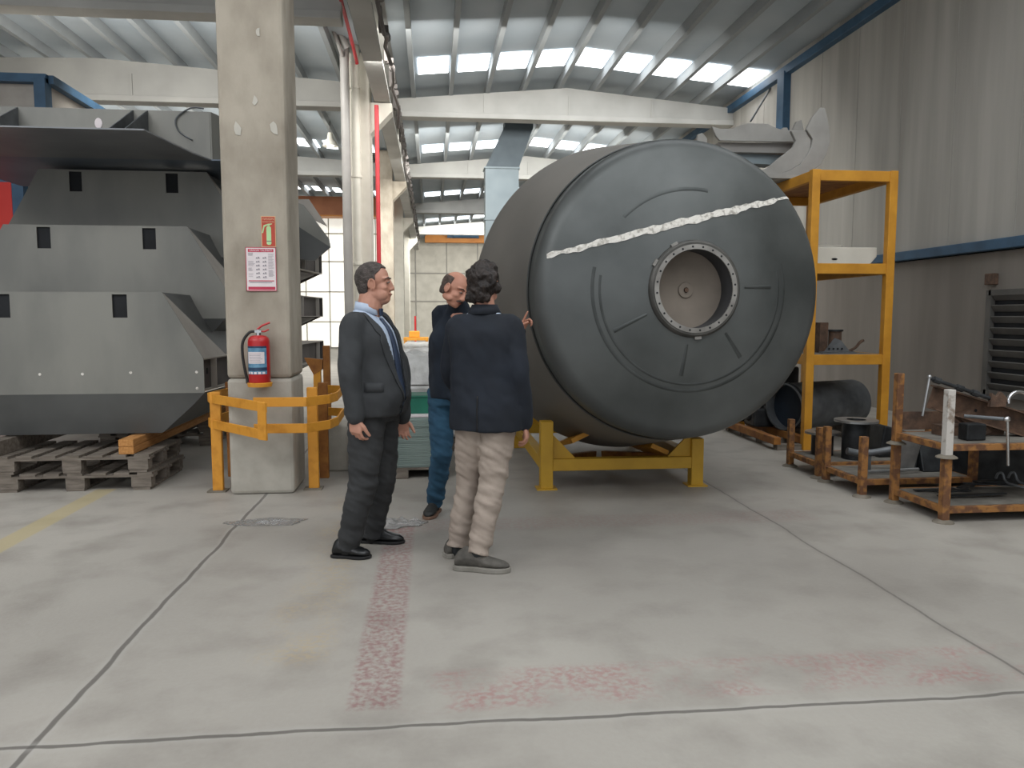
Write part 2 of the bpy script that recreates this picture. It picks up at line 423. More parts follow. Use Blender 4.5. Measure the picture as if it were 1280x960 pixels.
# louvred vent and junction box on the right wall
a = P(1244, 366, 10); dL = (XR / ray(1244, 366).x); p0 = CAM + ray(1244, 366) * dL; p1 = CAM + ray(1238, 490) * (XR / ray(1238, 490).x)
yl, z1, z0 = p0.y, p0.z, p1.z
t = thing('louvre_vent', 'dark grey louvred vent grille low on the right wall', 'vent', (XR - .03, yl - 1, z0))
mb = MB()
for q in (yl, yl - 2.0): mb.box((XR - .05, q, (z0 + z1) / 2), (.08, .08, z1 - z0 + .06))
for q in (z0, z1): mb.box((XR - .05, yl - 1, q), (.08, 2.0, .07))
mb.build('frame', M['louvre'], t)
mb = MB(); mb.box((XR - .015, yl - 1, (z0 + z1) / 2), (.02, 1.95, z1 - z0)); mb.build('backing', M['black'], t)
ns = 9
for k in range(ns):
    z = z0 + (z1 - z0) * (k + .6) / ns
    mb = MB(); mb.box((XR - .055, yl - 1, z), (.02, 1.9, .09), Matrix.Rotation(-.6, 3, 'Y')); mb.build('slat', M['louvre'], t)
p = CAM + ray(1243, 349) * (XR / ray(1243, 349).x)
mb = MB(); mb.box((XR - .04, p.y, p.z), (.08, .15, .14)); tag(mb.build('junction_box', M['rust'], bevel=.01), 'small brown square box on the right wall above the louvred vent', 'electrical box')

# ------------------------------------------------------------------ roof
def roof(x0, x1, name, xr, zr=.35):
    """shallow gable between x0 and x1, ridge at xr"""
    mb = MB(); zs = ZR
    mb.prism([(x0, -6, zs), (xr, -6, zs + zr), (x1, -6, zs), (x1, -6, zs + .12), (xr, -6, zs + zr + .12), (x0, -6, zs + .12)], (0, 56, 0))
    c = struct(mb.build(name, M['roof']))
    mb = MB(); x = x0 + .35
    while x < x1 - .2:
        h = zs + zr * (1 - abs(x - xr) / ((xr - x0) if x < xr else (x1 - xr)))
        mb.box((x, 22, h - .1), (.09, 55.8, .22)); x += .82
    mb.build('roof_rib', M['rib'], c)
    return c
def zroof(x, x0, x1, xr, zr=.35): return ZR + zr * (1 - abs(x - xr) / ((xr - x0) if x < xr else (x1 - xr)))
roof(XV1, XR + .2, 'ceiling', 3.1); roof(-20.2, XV0, 'ceiling_left_bay', -6.6)
wn = 2
for Y in (-3.2, 1.5, 6.1, 10.6, 14.3, 23.2, 31.9, 40.5):
    for (x0, x1, xr) in ((XV1, XR, 3.1), (-20, XV0, -6.6)):
        if Y in (10.6,): continue
        if Y == 14.3 and x0 == -20: Yy = 17.4
        elif Y == 14.3: Yy = 15.5
        else: Yy = Y
        x = x0 + .39; mb = MB(); 
        while x < min(x1, 7) - .5:
            xa, xb = x + .08, x + .70
            za, zb = zroof(xa, x0, x1, xr) - .02, zroof(xb, x0, x1, xr) - .02
            mb.quad((xa, Yy, za), (xb, Yy, zb), (xb, Yy + 1.0, zb), (xa, Yy + 1.0, za)); x += .82
        struct(mb.build('window_%d' % wn, M['skylight'])); wn += 1
# girders
def girder(Y, x0, x1, xr, m, label, zb=5.85, group=None):
    g = thing('roof_girder', label, 'roof beam', ((x0 + x1) / 2, Y, zb), group)
    mb = MB(); mb.prism([(x0, Y - .1, zb + .12), (x1, Y - .1, zb + .12), (x1, Y - .1, ZR - .2), (xr, Y - .1, ZR + .14), (x0, Y - .1, ZR - .2)], (0, .2, 0))
    mb.build('web', m, g)
    mb = MB(); mb.box(((x0 + x1) / 2, Y, zb + .06), (x1 - x0, .36, .12)); mb.build('bottom_flange', m, g, bevel=.015)
    mb = MB()
    for k in range(1, 4):
        xx = x0 + (x1 - x0) * k / 4; mb.box((xx, Y, zb + .3), (.05, .26, .5))
    mb.build('stiffener', m, g)
    return g
girder(17.6, XV1, XR, 3.1, M['girder'], 'nearest pale concrete roof girder spanning above the dark drum')
girder(25.0, XV1, XR, 3.1, M['girder_dark'], 'second grey roof girder behind the pale one above the drum')
for Y in (33.5, 42): girder(Y, XV1, XR, 3.1, M['girder_dark'], 'far grey roof girder in the right bay towards the yellow crane', group='far right bay girders')
girder(12.1, -20, XV0, -6.6, M['girder'], 'white roof girder across the top left corner, nearest in the left bay')
girder(16.6, -20, XV0, -6.6, M['girder_dark'], 'grey peaked roof girder behind the white one in the left bay', zb=5.75)
for Y in (25, 33.4): girder(Y, -20, XV0, -6.6, M['girder_dark'], 'far grey roof girder of the left bay seen beyond the concrete column', group='far left bay girders')

# valley beam between the bays
mb = MB(); mb.box(((XV0 + XV1) / 2, 25, 6.92), (XV1 - XV0 + .1, 50, .8)); tag(mb.build('valley_beam', M['girder']), 'long concrete gutter beam running along the column tops', 'beam')
# crane runway beam
t = thing('crane_runway', 'long crane runway beam with cable brackets along the column row', 'crane rail', (-.85, 26, 5.5))
mb = MB(); mb.box((-.9, 27, 6.3), (.3, 42, .06)); mb.box((-.9, 27, 5.55), (.3, 42, .06)); mb.box((-.9, 27, 5.92), (.06, 42, .7)); mb.build('beam', M['girder'], t)
mb = MB(); mb.box((-.85, 27, 6.36), (.07, 42, .07)); mb.build('rail', M['steel_mid'], t)
for k in range(22):
    Y = 9 + k * 1.45
    mb = MB(); mb.box((-.72, Y, 5.85), (.05, .22, .32)); mb.box((-.66, Y, 5.72), (.12, .08, .08)); mb.cyl((-.62, Y - .06, 5.6), (-.62, Y + .06, 5.6), .05, n=10)
    mb.build('cable_bracket', M['cable'], t)
pts = []
for k in range(60):
    Y = 8.5 + k * .55; pts.append((-.62 + .04 * math.sin(k * 1.7), Y, 5.52 - .12 * abs(math.sin(k * .9)) - (.25 if k % 9 == 4 else 0)))
mb = MB(); mb.tube(pts, .03, 6); mb.build('trailing_cable', M['cable'], t, smooth=True)

# ------------------------------------------------------------------ columns
CX0, CX1 = -1.64, -1.13
t = thing('concrete_column', 'nearest bare concrete column carrying the fire extinguisher and posters', 'column', ((CX0 + CX1) / 2, 6.5, 0))
mb = MB(); mb.box(((CX0 + CX1) / 2, 6.56, 3.75), (CX1 - CX0, .55, 5.6)); o = mb.build('shaft', M['concrete'], t, bevel=.03, seg=2)
mb = MB(); mb.box(((CX0 + CX1) / 2, 6.56, .475), (CX1 - CX0 + .002, .552, .95)); mb.build('painted_base', M['plaster_base'], t, bevel=.03)
mb = MB()
for px, py, r in ((319, 126, .05), (296, 160, .07), (343, 160, .06), (322, 40, .04)):
    p = P(px, py, 6.28); poly = []
    for k in range(7):
        a = 2 * PI * k / 7; rr = r * random.uniform(.5, 1.1); poly.append((p.x + rr * .6 * math.cos(a), 6.279, p.z + rr * math.sin(a)))
    mb.prism(poly, (0, .004, 0))
mb.build('chipped_patch', M['concrete_light'], t)
def col(Y, w=.5, label='', group=None, m='white_paint'):
    t = thing('concrete_column', label, 'column', (CX1 - w / 2, Y, 0), group)
    mb = MB(); mb.box((CX1 - w / 2, Y, 3.2), (w, .55, 6.4)); mb.build('shaft', M[m], t, bevel=.03)
    mb = MB(); mb.prism([(CX1 - .02, Y - .2, 5.5), (-.72, Y - .2, 5.5), (-.72, Y - .2, 5.35), (CX1 - .02, Y - .2, 4.9)], (0, .4, 0)); mb.build('corbel', M[m], t)
    return t
col(15.3, label='cream painted column behind the man in the charcoal suit, second in the row')
col(23.8, label='grey column just right of the red pipe, third in the row', m='concrete')
col(32.4, label='bright white column fourth in the row towards the far wall')
for Y in (41,): col(Y, label='farthest white column of the row before the back wall')
# pipes at the second column
def pipe(px0, px1, Y, z0, z1, m, name, label, clamps=0):
    a = P(px0, 300, Y); b = P(px1, 300, Y); r = (b.x - a.x) / 2; x = (a.x + b.x) / 2
    t = thing(name, label, 'pipe', (x, Y, z0))
    mb = MB(); mb.cyl((x, Y, z0), (x, Y, z1), r, n=16); mb.build('tube', M[m], t, smooth=True)
    for k in range(clamps):
        z = z0 + (z1 - z0) * (k + .5) / clamps
        mb = MB(); mb.lathe([(r, -.02), (r * 1.2, -.02), (r * 1.2, .02), (r, .02)], (x, Y, z), (0, 0, 1), 16); mb.build('clamp', M['white_paint'], t)
    return t
pipe(429, 440.5, 14.6, 0, 6.5, 'pipe_grey', 'downpipe', 'thick grey downpipe left of the cream column', 0)
pipe(441.5, 453, 14.85, 0, 6.5, 'white_paint', 'downpipe', 'cream downpipe with clamps on the cream column face', 4)
pipe(470.5, 476, 14.9, 0, 5.4, 'red_pipe', 'fire_pipe', 'red fire main pipe running down beside the cream column', 0)
mb = MB(); mb.tube([(XV1 - .0 - .63, 14.75, 6.1), (XV1 - .63, 14.4, 6.15), (XV1 - .6, 12, 6.14), (XV1 - .6, 9, 6.14)], .03, 8, smooth=4); tag(mb.build('fire_pipe', M['red_pipe'], smooth=True), 'thin red branch pipe curving to the roof above the red main', 'pipe')
mb = MB(); mb.tube([P(434, 60, 14.5), P(424, 40, 14.4), P(412, 8, 14.2), P(400, -20, 14)], .07, 10, smooth=4); mb.tube([P(428, 70, 14.5), P(419, 45, 14.3), P(398, -10, 14)], .035, 8, smooth=4)
tag(mb.build('drain_pipe', M['pipe_grey'], smooth=True), 'grey roof drain elbow running up from the downpipe top', 'pipe')

# vertical galvanised duct behind the drum
Y = 19.0; a0 = P(606, 300, Y); a1 = P(647, 300, Y)
t = thing('air_duct', 'grey galvanised duct with an offset rising behind the dark drum', 'duct', ((a0.x + a1.x) / 2, Y, 0))
def rectduct(mb, secs, dy=.5):
    rings = []
    for (x0, x1, z) in secs: rings.append([mb.bm.verts.new(q) for q in ((x0, Y - dy / 2, z), (x1, Y - dy / 2, z), (x1, Y + dy / 2, z), (x0, Y + dy / 2, z))])
    mb.skinrings(rings)
z1_, z2_ = P(620, 212, Y).z, P(640, 148, Y).z
b0, b1 = P(630, 150, Y).x, P(665, 150, Y).x
mb = MB(); rectduct(mb, [(a0.x, a1.x, 0), (a0.x, a1.x, z1_)]); mb.build('vertical_duct', M['duct'], t)
mb = MB(); rectduct(mb, [(a0.x, a1.x, z1_ + .003), (b0, b1, z2_ - .25), (b0, b1, ZR - .3)]); mb.build('offset_duct', mat('dark galvanised duct', '#59646b', '#667178', 2, .5, metal=.3), t)
for z in (1.2, 2.1, 3.0, 3.8, z1_):
    mb = MB(); mb.box(((a0.x + a1.x) / 2, Y, z), (a1.x - a0.x + .05, .55, .04)); mb.build('duct_flange', M['duct'], t)

# overhead cranes
CYc = 47; a = P(531, 298, CYc); b = P(700, 298, CYc)
t = thing('overhead_crane', 'yellow overhead travelling crane far down the right bay', 'crane', (3.1, CYc, a.z - .3))
mb = MB(); mb.box(((a.x + 6.8) / 2, CYc, a.z), (6.8 - a.x, .5, .5)); mb.build('bridge', M['crane'], t, bevel=.02)
mb = MB(); mb.box((a.x + 2.3, CYc - .45, a.z + .12), (1.9, .4, .24)); mb.cyl((a.x + 1.7, CYc - .75, a.z + .12), (a.x + 3.1, CYc - .75, a.z + .12), .13); mb.build('hoist', M['blue'], t)
mb = MB(); mb.box((-.84, CYc, 6.445), (.16, 1.6, .09)); mb.box(((a.x - .8) / 2, CYc, 6.42), (abs(a.x) + .9, .3, .1)); mb.build('end_truck', M['crane'], t)
a = P(380, 258, 31.3)
t = thing('overhead_crane', 'orange brown crane bridge seen between the concrete and cream columns', 'crane', (-6, 31.3, a.z - .3))
mb = MB(); mb.box((-6, 31.3, a.z), (9, .5, .74)); mb.build('bridge', mat('brown crane', '#9a5f3c', '#a86b45', 2, .6), t, bevel=.02)
mb = MB(); mb.box((-6, 31.2, a.z - .40), (9, .7, .06)); mb.build('bottom_plate', M['crane'], t)
# high bay lamp
p = P(413, 183, 20.5)
t = thing('high_bay_lamp', 'small hanging high bay lamp in the left bay', 'lamp', p)
mb = MB(); mb.lathe([(.06, .34), (.08, .2), (.16, .1), (.2, 0)], p, (0, 0, 1), 20); mb.build('shade', M['white_paint'], t, smooth=True)
mb = MB(); mb.ell(p + V((0, 0, .04)), .09, .09, .09); mb.build('bulb', mat('bulb', '#ffffff', None, 1, .3, emit=3), t, smooth=True)
mb = MB(); mb.cyl(p + V((0, 0, .34)), (p.x, p.y, ZR), .012, n=8); mb.build('cord', M['cable'], t)
# thin stay cable near the blue post
mb = MB(); mb.tube([P(938, 152, 15.5), P(972, 96, 15.5)], .02, 6); tag(mb.build('stay_cable', M['steel_mid']), 'thin stay cable slanting beside the blue wall post', 'cable')
# ------------------------------------------------------------------ drum
A1 = W(847, 364, 5.75); A2 = W(780, 373, 6.95)
AX = (A2 - A1).normalized()                     # points away from the camera
R1, R2 = 186 / 950 * 5.75, 187 / 950 * 6.95
L12 = (A2 - A1).length
DR = AX.cross(V((0, 0, 1))).normalized(); DU = DR.cross(AX).normalized()   # right / up as seen from the front
CRN, KNK = 3.0, .15                          # crown and knuckle radii of the dished head
CC = math.sqrt((CRN - KNK) ** 2 - (R1 - KNK) ** 2)
def headd(r):
    if r < CRN * (R1 - KNK) / (CRN - KNK): return -(math.sqrt(CRN ** 2 - r * r) - CC)
    return -math.sqrt(max(0, KNK ** 2 - (r - (R1 - KNK)) ** 2))
drum = thing('mixer_drum', 'huge dark steel drum with a dished head lying on the yellow cradle', 'drum', V((A1.x, A1.y + 1.2, A2.z - R2)))
RI = .35
prof = [(RI, headd(RI) + .0)]
for k in range(1, 40):
    r = RI + (R1 - RI) * math.sin(k / 40 * PI / 2); prof.append((r, headd(r)))
prof += [(R1, 0), (R1 + .004, .05), (R1 + .008, .1)]
mb = MB(); mb.lathe(prof, A1, AX, 128); mb.build('dished_head', M['head_steel'], drum, smooth=True)
mb = MB(); mb.lathe([(R1 + .011, .10), (R1 + .013, .105), (R1 + .03, .16)] + [(R1 + .03 + (R2 - R1 - .03) * k / 12, .16 + (L12 - .16) * k / 12) for k in range(1, 13)] + [(R2 + .004, L12 + .02), (R2, L12 + .06), (R2 - .03, L12 + .35)], A1, AX, 128)
mb.build('shell', M['shell_steel'], drum, smooth=True)
mb = MB(); mb.lathe([(R2 - .03, L12 + .35), (R2 - .05, L12 + .36), (.72, L12 + 2.5), (.68, L12 + 2.55), (.1, L12 + 2.4)], A1, AX, 96); mb.build('rear_cone', M['cone_steel'], drum, smooth=True)
mb = MB(); mb.lathe([(R1 + .013, .088), (R1 + .022, .1), (R1 + .013, .112)], A1, AX, 128); mb.build('weld_seam', M['groove'], drum, smooth=True)
# centre well
HC = A1 + AX * headd(RI)
fz = -.035
cshift = DR * .0
mb = MB(); mb.lathe([(.350, .02), (.350, -.005), (.342, -.02), (.33, fz + .004), (.31, fz + .004)], HC, AX, 72); mb.build('collar', M['collar'], drum, smooth=True)
mb = MB(); mb.lathe([(.315, fz + .008), (.315, fz), (.281, fz), (.281, fz + .03)], HC, AX, 72); fl_ = mb.build('bolt_flange', M['flange'], drum)
proto_h = None
for k in range(24):
    a = 2 * PI * (k + .4) / 24
    c = HC + AX * (fz - .001) + (DR * math.cos(a) + DU * math.sin(a)) * .298
    if proto_h is None:
        mb = MB(); mb.cyl(c - AX * .001, c + AX * .004, .0075, n=10); h = mb.build('bolt_hole', M['black'], fl_); proto_h = h; c0 = c.copy()
    else:
        h = proto_h.copy(); COL.objects.link(h); h.parent = fl_; h.location = proto_h.location + (c - c0)
mb = MB(); mb.lathe([(.281, fz + .01), (.278, .06), (.285, .16), (.282, .18)], HC, AX, 64); mb.build('well_wall', M['well_side'], drum, smooth=True)
mb = MB(); mb.lathe([(.286, .16), (.06, .16), (.055, .148), (.02, .146), (.018, .16), (.002, .16)], HC, AX, 64); mb.build('well_disc', M['well'], drum)
mb = MB(); mb.cyl(HC + AX * .15, HC + AX * .135, .016, n=12); mb.build('centre_boss', M['rust'], drum)
for a, rr in ((2.05, .352), (2.6, .355), (-1.5, .352)):
    c = HC + (DR * math.cos(a) + DU * math.sin(a)) * rr - AX * .012
    tdir = (DU * math.cos(a) - DR * math.sin(a))
    mb = MB(); mb.bar(c - tdir * .025, c + tdir * .025, .02, .018, up=AX); mb.build('tack_tab', M['flange'], drum)
def hp(x, z, off=.004):
    r = math.hypot(x, z); return A1 + DR * x + DU * z + AX * (headd(r) - off)
def arc_strip(name, r, a0, a1, w, m, n=60, off=.003):
    mb = MB(); L = []
    for k in range(n + 1):
        a = a0 + (a1 - a0) * k / n
        L.append([mb.bm.verts.new(hp(rr * math.cos(a), rr * math.sin(a), o)) for rr, o in ((r - w, .0005), (r - w * .4, off), (r + w * .4, off), (r + w, .0005))])
    for A, B in zip(L, L[1:]):
        for i in range(3): mb.bm.faces.new((A[i], A[i + 1], B[i + 1], B[i]))
    return mb.build(name, m, drum, smooth=True)
D = math.radians
arc_strip('pressed_ring', .74, D(168), D(375), .012, M['groove'])
arc_strip('pressed_ring', .69, D(172), D(372), .009, M['groove'])
arc_strip('pressed_ring', .72, D(80), D(135), .014, M['groove'])
def rad_mark(a, r0, r1, w):
    mb = MB(); L = []
    for k in range(13):
        r = r0 + (r1 - r0) * k / 12; row = []
        for s_, o in ((-1, .0005), (-.3, .005), (.3, .005), (1, .0005)):
            ww = w * s_ * (.7 + .5 * k / 12); row.append(mb.bm.verts.new(hp(r * math.cos(a) - ww * math.sin(a), r * math.sin(a) + ww * math.cos(a), o)))
        L.append(row)
    for A, B in zip(L, L[1:]):
        for i in range(3): mb.bm.faces.new((A[i], A[i + 1], B[i + 1], B[i]))
    mb.build('pressed_groove', M['groove'], drum, smooth=True)
for a, r0, r1 in ((D(2), .39, .62), (D(-52), .40, .63), (D(-97), .40, .63), (D(-153), .40, .66)): rad_mark(a, r0, r1, .014)
# chalky strip across the head
random.seed(3)
mb = MB(); L = []
xa, za, xb, zb = -1.045, .235, .88, .715
import itertools
for k in range(121):
    t_ = k / 120; x = xa + (xb - xa) * t_; z = za + (zb - za) * t_ + .004 * math.sin(k * .35)
    w = (.008 + .014 * noise.noise(V((k * .25, 0, 0))) + .008 + .01 * math.sin(PI * t_))
    if t_ > .9: w *= .55
    w = max(w, .005)
    L.append([mb.bm.verts.new(hp(x, z + s_ * w, .004 + .004 * random.random())) for s_ in (-1, -.3, .4, 1)])
for A, B in zip(L, L[1:]):
    for i in range(3): mb.bm.faces.new((A[i], A[i + 1], B[i + 1], B[i]))
mb.build('chalky_weld_strip', M['chalk'], drum)

# ------------------------------------------------------------------ yellow cradle
fl0, fr0 = G(682, 610), G(870, 607)
xl, xr = fl0.x, fr0.x; yf = (fl0.y + fr0.y) / 2; yb = G(792, 556).y
zt = P(682, 526, yf).z; zc = P(760, 579, yf).z
t = thing('drum_cradle', 'yellow painted steel cradle stand under the dark drum', 'stand', ((xl + xr) / 2, (yf + yb) / 2, 0))
def surf_z(x, y):
    k = (y - A1.y) / AX.y; c = A1 + AX * k
    R = R1 + .03 + (R2 - R1 - .03) * max(0, min(1, k / L12)) if k < L12 + .35 else R2 - .05 - (R2 - .77) * (k - L12 - .35) / 2.15
    dx = x - c.x; return c.z - math.sqrt(max(0, R * R - dx * dx))
for (x, y) in ((xl, yf), (xr, yf), (xl, yb), (xr, yb)):
    top = min(zt, surf_z(x, y) - .03) if y < yf + .1 else surf_z(x, y) - .02
    mb = MB(); mb.box((x, y, top / 2 + .005), (.105, .105, top - .01)); lg = mb.build('leg', M['yellow'], t, bevel=.006)
    mb = MB(); mb.box((x, y, .006), (.17, .15, .012)); mb.build('foot_plate', M['yellow'], lg)
for y in (yf, yb):
    mb = MB(); mb.box(((xl + xr) / 2, y, zc), (xr - xl - .1, .09, .1)); mb.build('crossbar', M['yellow'], t, bevel=.005)
for x in (xl, xr):
    mb = MB(); mb.box((x, (yf + yb) / 2, zc), (.09, yb - yf - .1, .1)); mb.build('side_rail', M['yellow'], t, bevel=.005)
for s_, x in ((1, xl), (-1, xr)):
    for y in (yf, yb):
        mb = MB(); mb.prism([(x + s_ * .05, y - .01, zc + .05), (x + s_ * .25, y - .01, zc + .05), (x + s_ * .05, y - .01, zc + .26)], (0, .02, 0)); mb.build('gusset', M['yellow'], t)
    # long saddle rail carrying the shell
    xs = x + s_ * .30
    mb = MB(); mb.bar((xs, yf + .05, surf_z(xs, yf + .05) - .05), (xs - s_ * .0, yf + .75, surf_z(xs, yf + .75) - .05), .16, .04, up=(s_ * -.45, 0, 1)); mb.build('saddle_rail', M['yellow_ochre'], t)
    mb = MB(); mb.bar((x, yf + .05, zc + .02), (x + s_ * .6, yf + .9, .12), .06, .06); mb.build('brace', M['guard_dark'], t)

# ------------------------------------------------------------------ stack of steel hulls
HX = -3.08
def hull(Y0, ztop, label, rear=11.6, holes=True, nested=True):
    t = thing('steel_hopper', label, 'steel hopper', (HX, Y0 + 2, ztop - 1.215), None)
    top, rim, sl, band, bot, bz = .81, 1.13, .565, .86, .74, 1.215
    def pt(x, dz, y=0): return V((HX + x, Y0 + y, ztop - dz))
    # front plate with two slots: strips around the slots
    mb = MB(); th = V((0, .012, 0)); sw, sh, sx = .06, .215, .465
    mb.prism([pt(-top, 0), pt(top, 0), pt(top + (rim - top) * sh / sl, sh), pt(sx + sw, sh), pt(sx + sw, 0.0), pt(sx - sw, 0.0)][3:] + [], th) if False else None
    eL = lambda dz: -(top + (rim - top) * dz / sl)
    def strip(x0, x1): mb.prism([pt(x0, 0.02), pt(x1, 0.02), pt(x1, sh), pt(x0, sh)], th)
    mb.prism([pt(-top, 0), pt(top, 0), pt(top + .011, .02), pt(-top - .011, .02)], th)
    strip(-sx + sw, sx - sw)
    mb.prism([pt(-top - .011, .02), pt(-sx - sw, .02), pt(-sx - sw, sh), pt(eL(sh), sh)], th)
    mb.prism([pt(top + .011, .02), pt(-eL(sh), sh), pt(sx + sw, sh), pt(sx + sw, .02)], th)
    mb.prism([pt(eL(sh), sh), pt(-eL(sh), sh), pt(rim, sl), pt(-rim, sl)], th)
    mb.prism([pt(-rim, sl), pt(rim, sl), pt(rim, band), pt(-rim, band)], th)
    mb.build('front_plate', M['hull'], t)
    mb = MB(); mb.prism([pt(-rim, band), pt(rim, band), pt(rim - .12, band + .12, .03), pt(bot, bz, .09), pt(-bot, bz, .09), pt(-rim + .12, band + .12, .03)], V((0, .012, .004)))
    mb.build('under_plate', M['hull_dark'], t)
    for s_ in (-1, 1):
        mb = MB(); mb.box(pt(s_ * sx, .125, .10), (.16, .16, .24)); mb.build('slot_recess', M['black'], t)
    for s_ in (-1, 1):
        # pale return flange on the slope
        mb = MB(); mb.prism([pt(s_ * top, 0, .012), pt(s_ * rim, sl, .012), pt(s_ * rim, sl, .72)], V((-s_ * .012, 0, -.004))); mb.build('return_flange', M['hull_light'], t)
        # side slope body set inward
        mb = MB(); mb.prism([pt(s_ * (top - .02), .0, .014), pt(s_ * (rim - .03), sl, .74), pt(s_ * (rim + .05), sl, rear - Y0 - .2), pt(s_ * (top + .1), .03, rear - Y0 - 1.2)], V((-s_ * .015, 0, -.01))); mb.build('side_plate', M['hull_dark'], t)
        # rim channel: upper and lower flange with a set back web
        flare = .34
        a = pt(s_ * rim, sl, .01); b = pt(s_ * (rim + flare), sl, rear - Y0)
        for dz, nm, mm in ((0, 'rim_flange', 'hull_light'), (.27, 'rim_flange', 'hull_light')):
            mb = MB(); o_ = V((0, 0, -dz)); mb.prism([a + o_, b + o_, b + o_ - V((s_ * .3, 0, 0)), a + o_ - V((s_ * .16, -.02, 0))], (0, 0, -.012)); mb.build(nm, M[mm], t)
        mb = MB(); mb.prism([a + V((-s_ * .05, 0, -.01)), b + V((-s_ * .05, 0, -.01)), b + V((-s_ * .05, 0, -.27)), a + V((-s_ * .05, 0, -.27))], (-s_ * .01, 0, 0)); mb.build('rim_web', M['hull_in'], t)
        for k in range(5):
            q = a + (b - a) * (.06 + k * .22)
            mb = MB(); mb.box(q + V((-s_ * .02, 0, -.14)), (.05, .012, .26)); mb.build('rim_rib', M['hull_light'], t)
        for k in range(4):
            q = a + (b - a) * (.02 + k * .022)
            mb = MB(); mb.box(q + V((-s_ * .046, 0, -.12)), (.006, .025, .05)); mb.build('bolt_slot', M['black'], t)
        # under side
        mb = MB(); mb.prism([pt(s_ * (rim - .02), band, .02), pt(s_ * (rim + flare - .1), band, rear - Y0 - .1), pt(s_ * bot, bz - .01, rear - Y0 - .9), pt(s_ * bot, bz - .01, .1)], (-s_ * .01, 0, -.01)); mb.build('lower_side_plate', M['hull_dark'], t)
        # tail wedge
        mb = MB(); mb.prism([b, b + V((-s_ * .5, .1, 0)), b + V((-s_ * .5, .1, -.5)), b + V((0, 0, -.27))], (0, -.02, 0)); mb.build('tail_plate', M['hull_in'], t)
    if not nested: mb = MB(); mb.prism([pt(-top, .004, .3), pt(top, .004, .3), pt(top + .1, .03, rear - Y0 - 1.3), pt(-top - .1, .03, rear - Y0 - 1.3)], (0, 0, -.012)); mb.build('deck_plate', M['hull_dark'], t)
    if not nested:
        Yt = 10.4
        for poly, nm, mm in (([(340, 249), (386, 249), (409, 283), (340, 250)], 'tail_flange', 'hull_light'), ([(340, 240), (379, 256), (411, 298), (413, 309), (340, 262)], 'tail_plate', 'hull'), ([(340, 262), (413, 309), (393, 326), (340, 320)], 'tail_wedge', 'hull_dark')):
            mb = MB(); mb.prism([P(a_, b_, Yt + (.05 if nm == 'tail_flange' else 0)) for a_, b_ in poly], (0, .04, 0)); mb.build(nm, M[mm], t)
    if holes:
        for x, dz in ((-.2, .69), (.14, .69), (.53, .68), (1.07, .68), (1.07, .82)):
            mb = MB(); p = pt(x, dz, -.001); mb.cyl(p, p + V((0, .004, 0)), .012, n=10); mb.build('bolt_hole', M['chalk'], t)
    return t
zz = lambda py, Y: P(150, py, Y).z
hull(6.75, zz(365, 6.75), 'lowest of the stacked grey steel hoppers, sitting on the pallets')
hull(7.5, zz(282, 7.5), 'second grey steel hopper of the stack, above the lowest', holes=False)
hull(8.2, zz(213, 8.2), 'third grey steel hopper of the stack, just under the top tray', holes=False, nested=False)
# top tray
Yn = 6.65; zb = P(100, 161, Yn).z
xr_ = P(180, 163, Yn).x; Yw = 7.85
t = thing('steel_tray', 'topmost flat steel tray with upright rim lying on the hopper stack', 'steel tray', (-3.6, 8.0, zb))
mb = MB(); x0 = -4.75
mb.prism([V((x0, Yn + .05, zb)), V((x0 + .15, Yn, zb)), V((xr_, Yn, zb)), V((xr_ + .12, Yn + .9, zb)), V((xr_ + .2, Yn + 1.2, zb)), V((x0, Yn + 1.2, zb))], (0, 0, .012)); mb.build('base_plate', mat('grey tray steel', '#74767a', '#85878a', 1.5, .5, metal=.2), t)
mb = MB(); mb.prism([V((x0, Yn + 1.2, zb)), V((-1.95, Yn + 1.2, zb)), V((-1.75, Yn + 1.8, zb)), V((-1.75, 9.6, zb)), V((x0, 9.6, zb))], (0, 0, .012)); mb.build('rear_plate', mat('bluish steel plate', '#566270', '#687483', 1.5, .45, metal=.2), t)
hw = P(150, 137, Yw).z; xe = P(262, 140, Yw).x
mb = MB(); mb.box(((x0 + xe) / 2, Yw, (zb + hw) / 2 + .006), (xe - x0, .012, hw - zb - .012)); wl = mb.build('rim_wall', M['hull'], t)
p = P(123, 154, Yw - .01); mb = MB(); mb.ell(p, .035, .004, .05); mb.build('round_hole', M['paper'], wl)
for px in (22, 166, 184):
    x = P(px, 150, Yw).x
    mb = MB(); mb.prism([V((x, Yw, zb + .01)), V((x, Yw, hw)), V((x, Yn + .35, zb + .01))], (.012, 0, 0)); mb.build('gusset', M['steel_mid'], t)
mb = MB(); mb.prism([V((xe, Yw, zb + .012)), V((xe, Yw, hw)), V((-1.7, 9.2, hw - .02)), V((-1.7, 9.2, zb + .012))], (.012, 0, 0)); mb.build('end_wall', M['hull'], t)
p0_ = P(240, 175, Yw - .02); mb = MB(); mb.tube([p0_ + V((.0, 0, 0)), p0_ + V((-.12, 0, .08)), p0_ + V((-.14, 0, .2)), p0_ + V((.0, 0, .3)), p0_ + V((.12, 0, .3))], .008, 6, smooth=6); mb.build('cable_loop', M['steel_mid'], t)

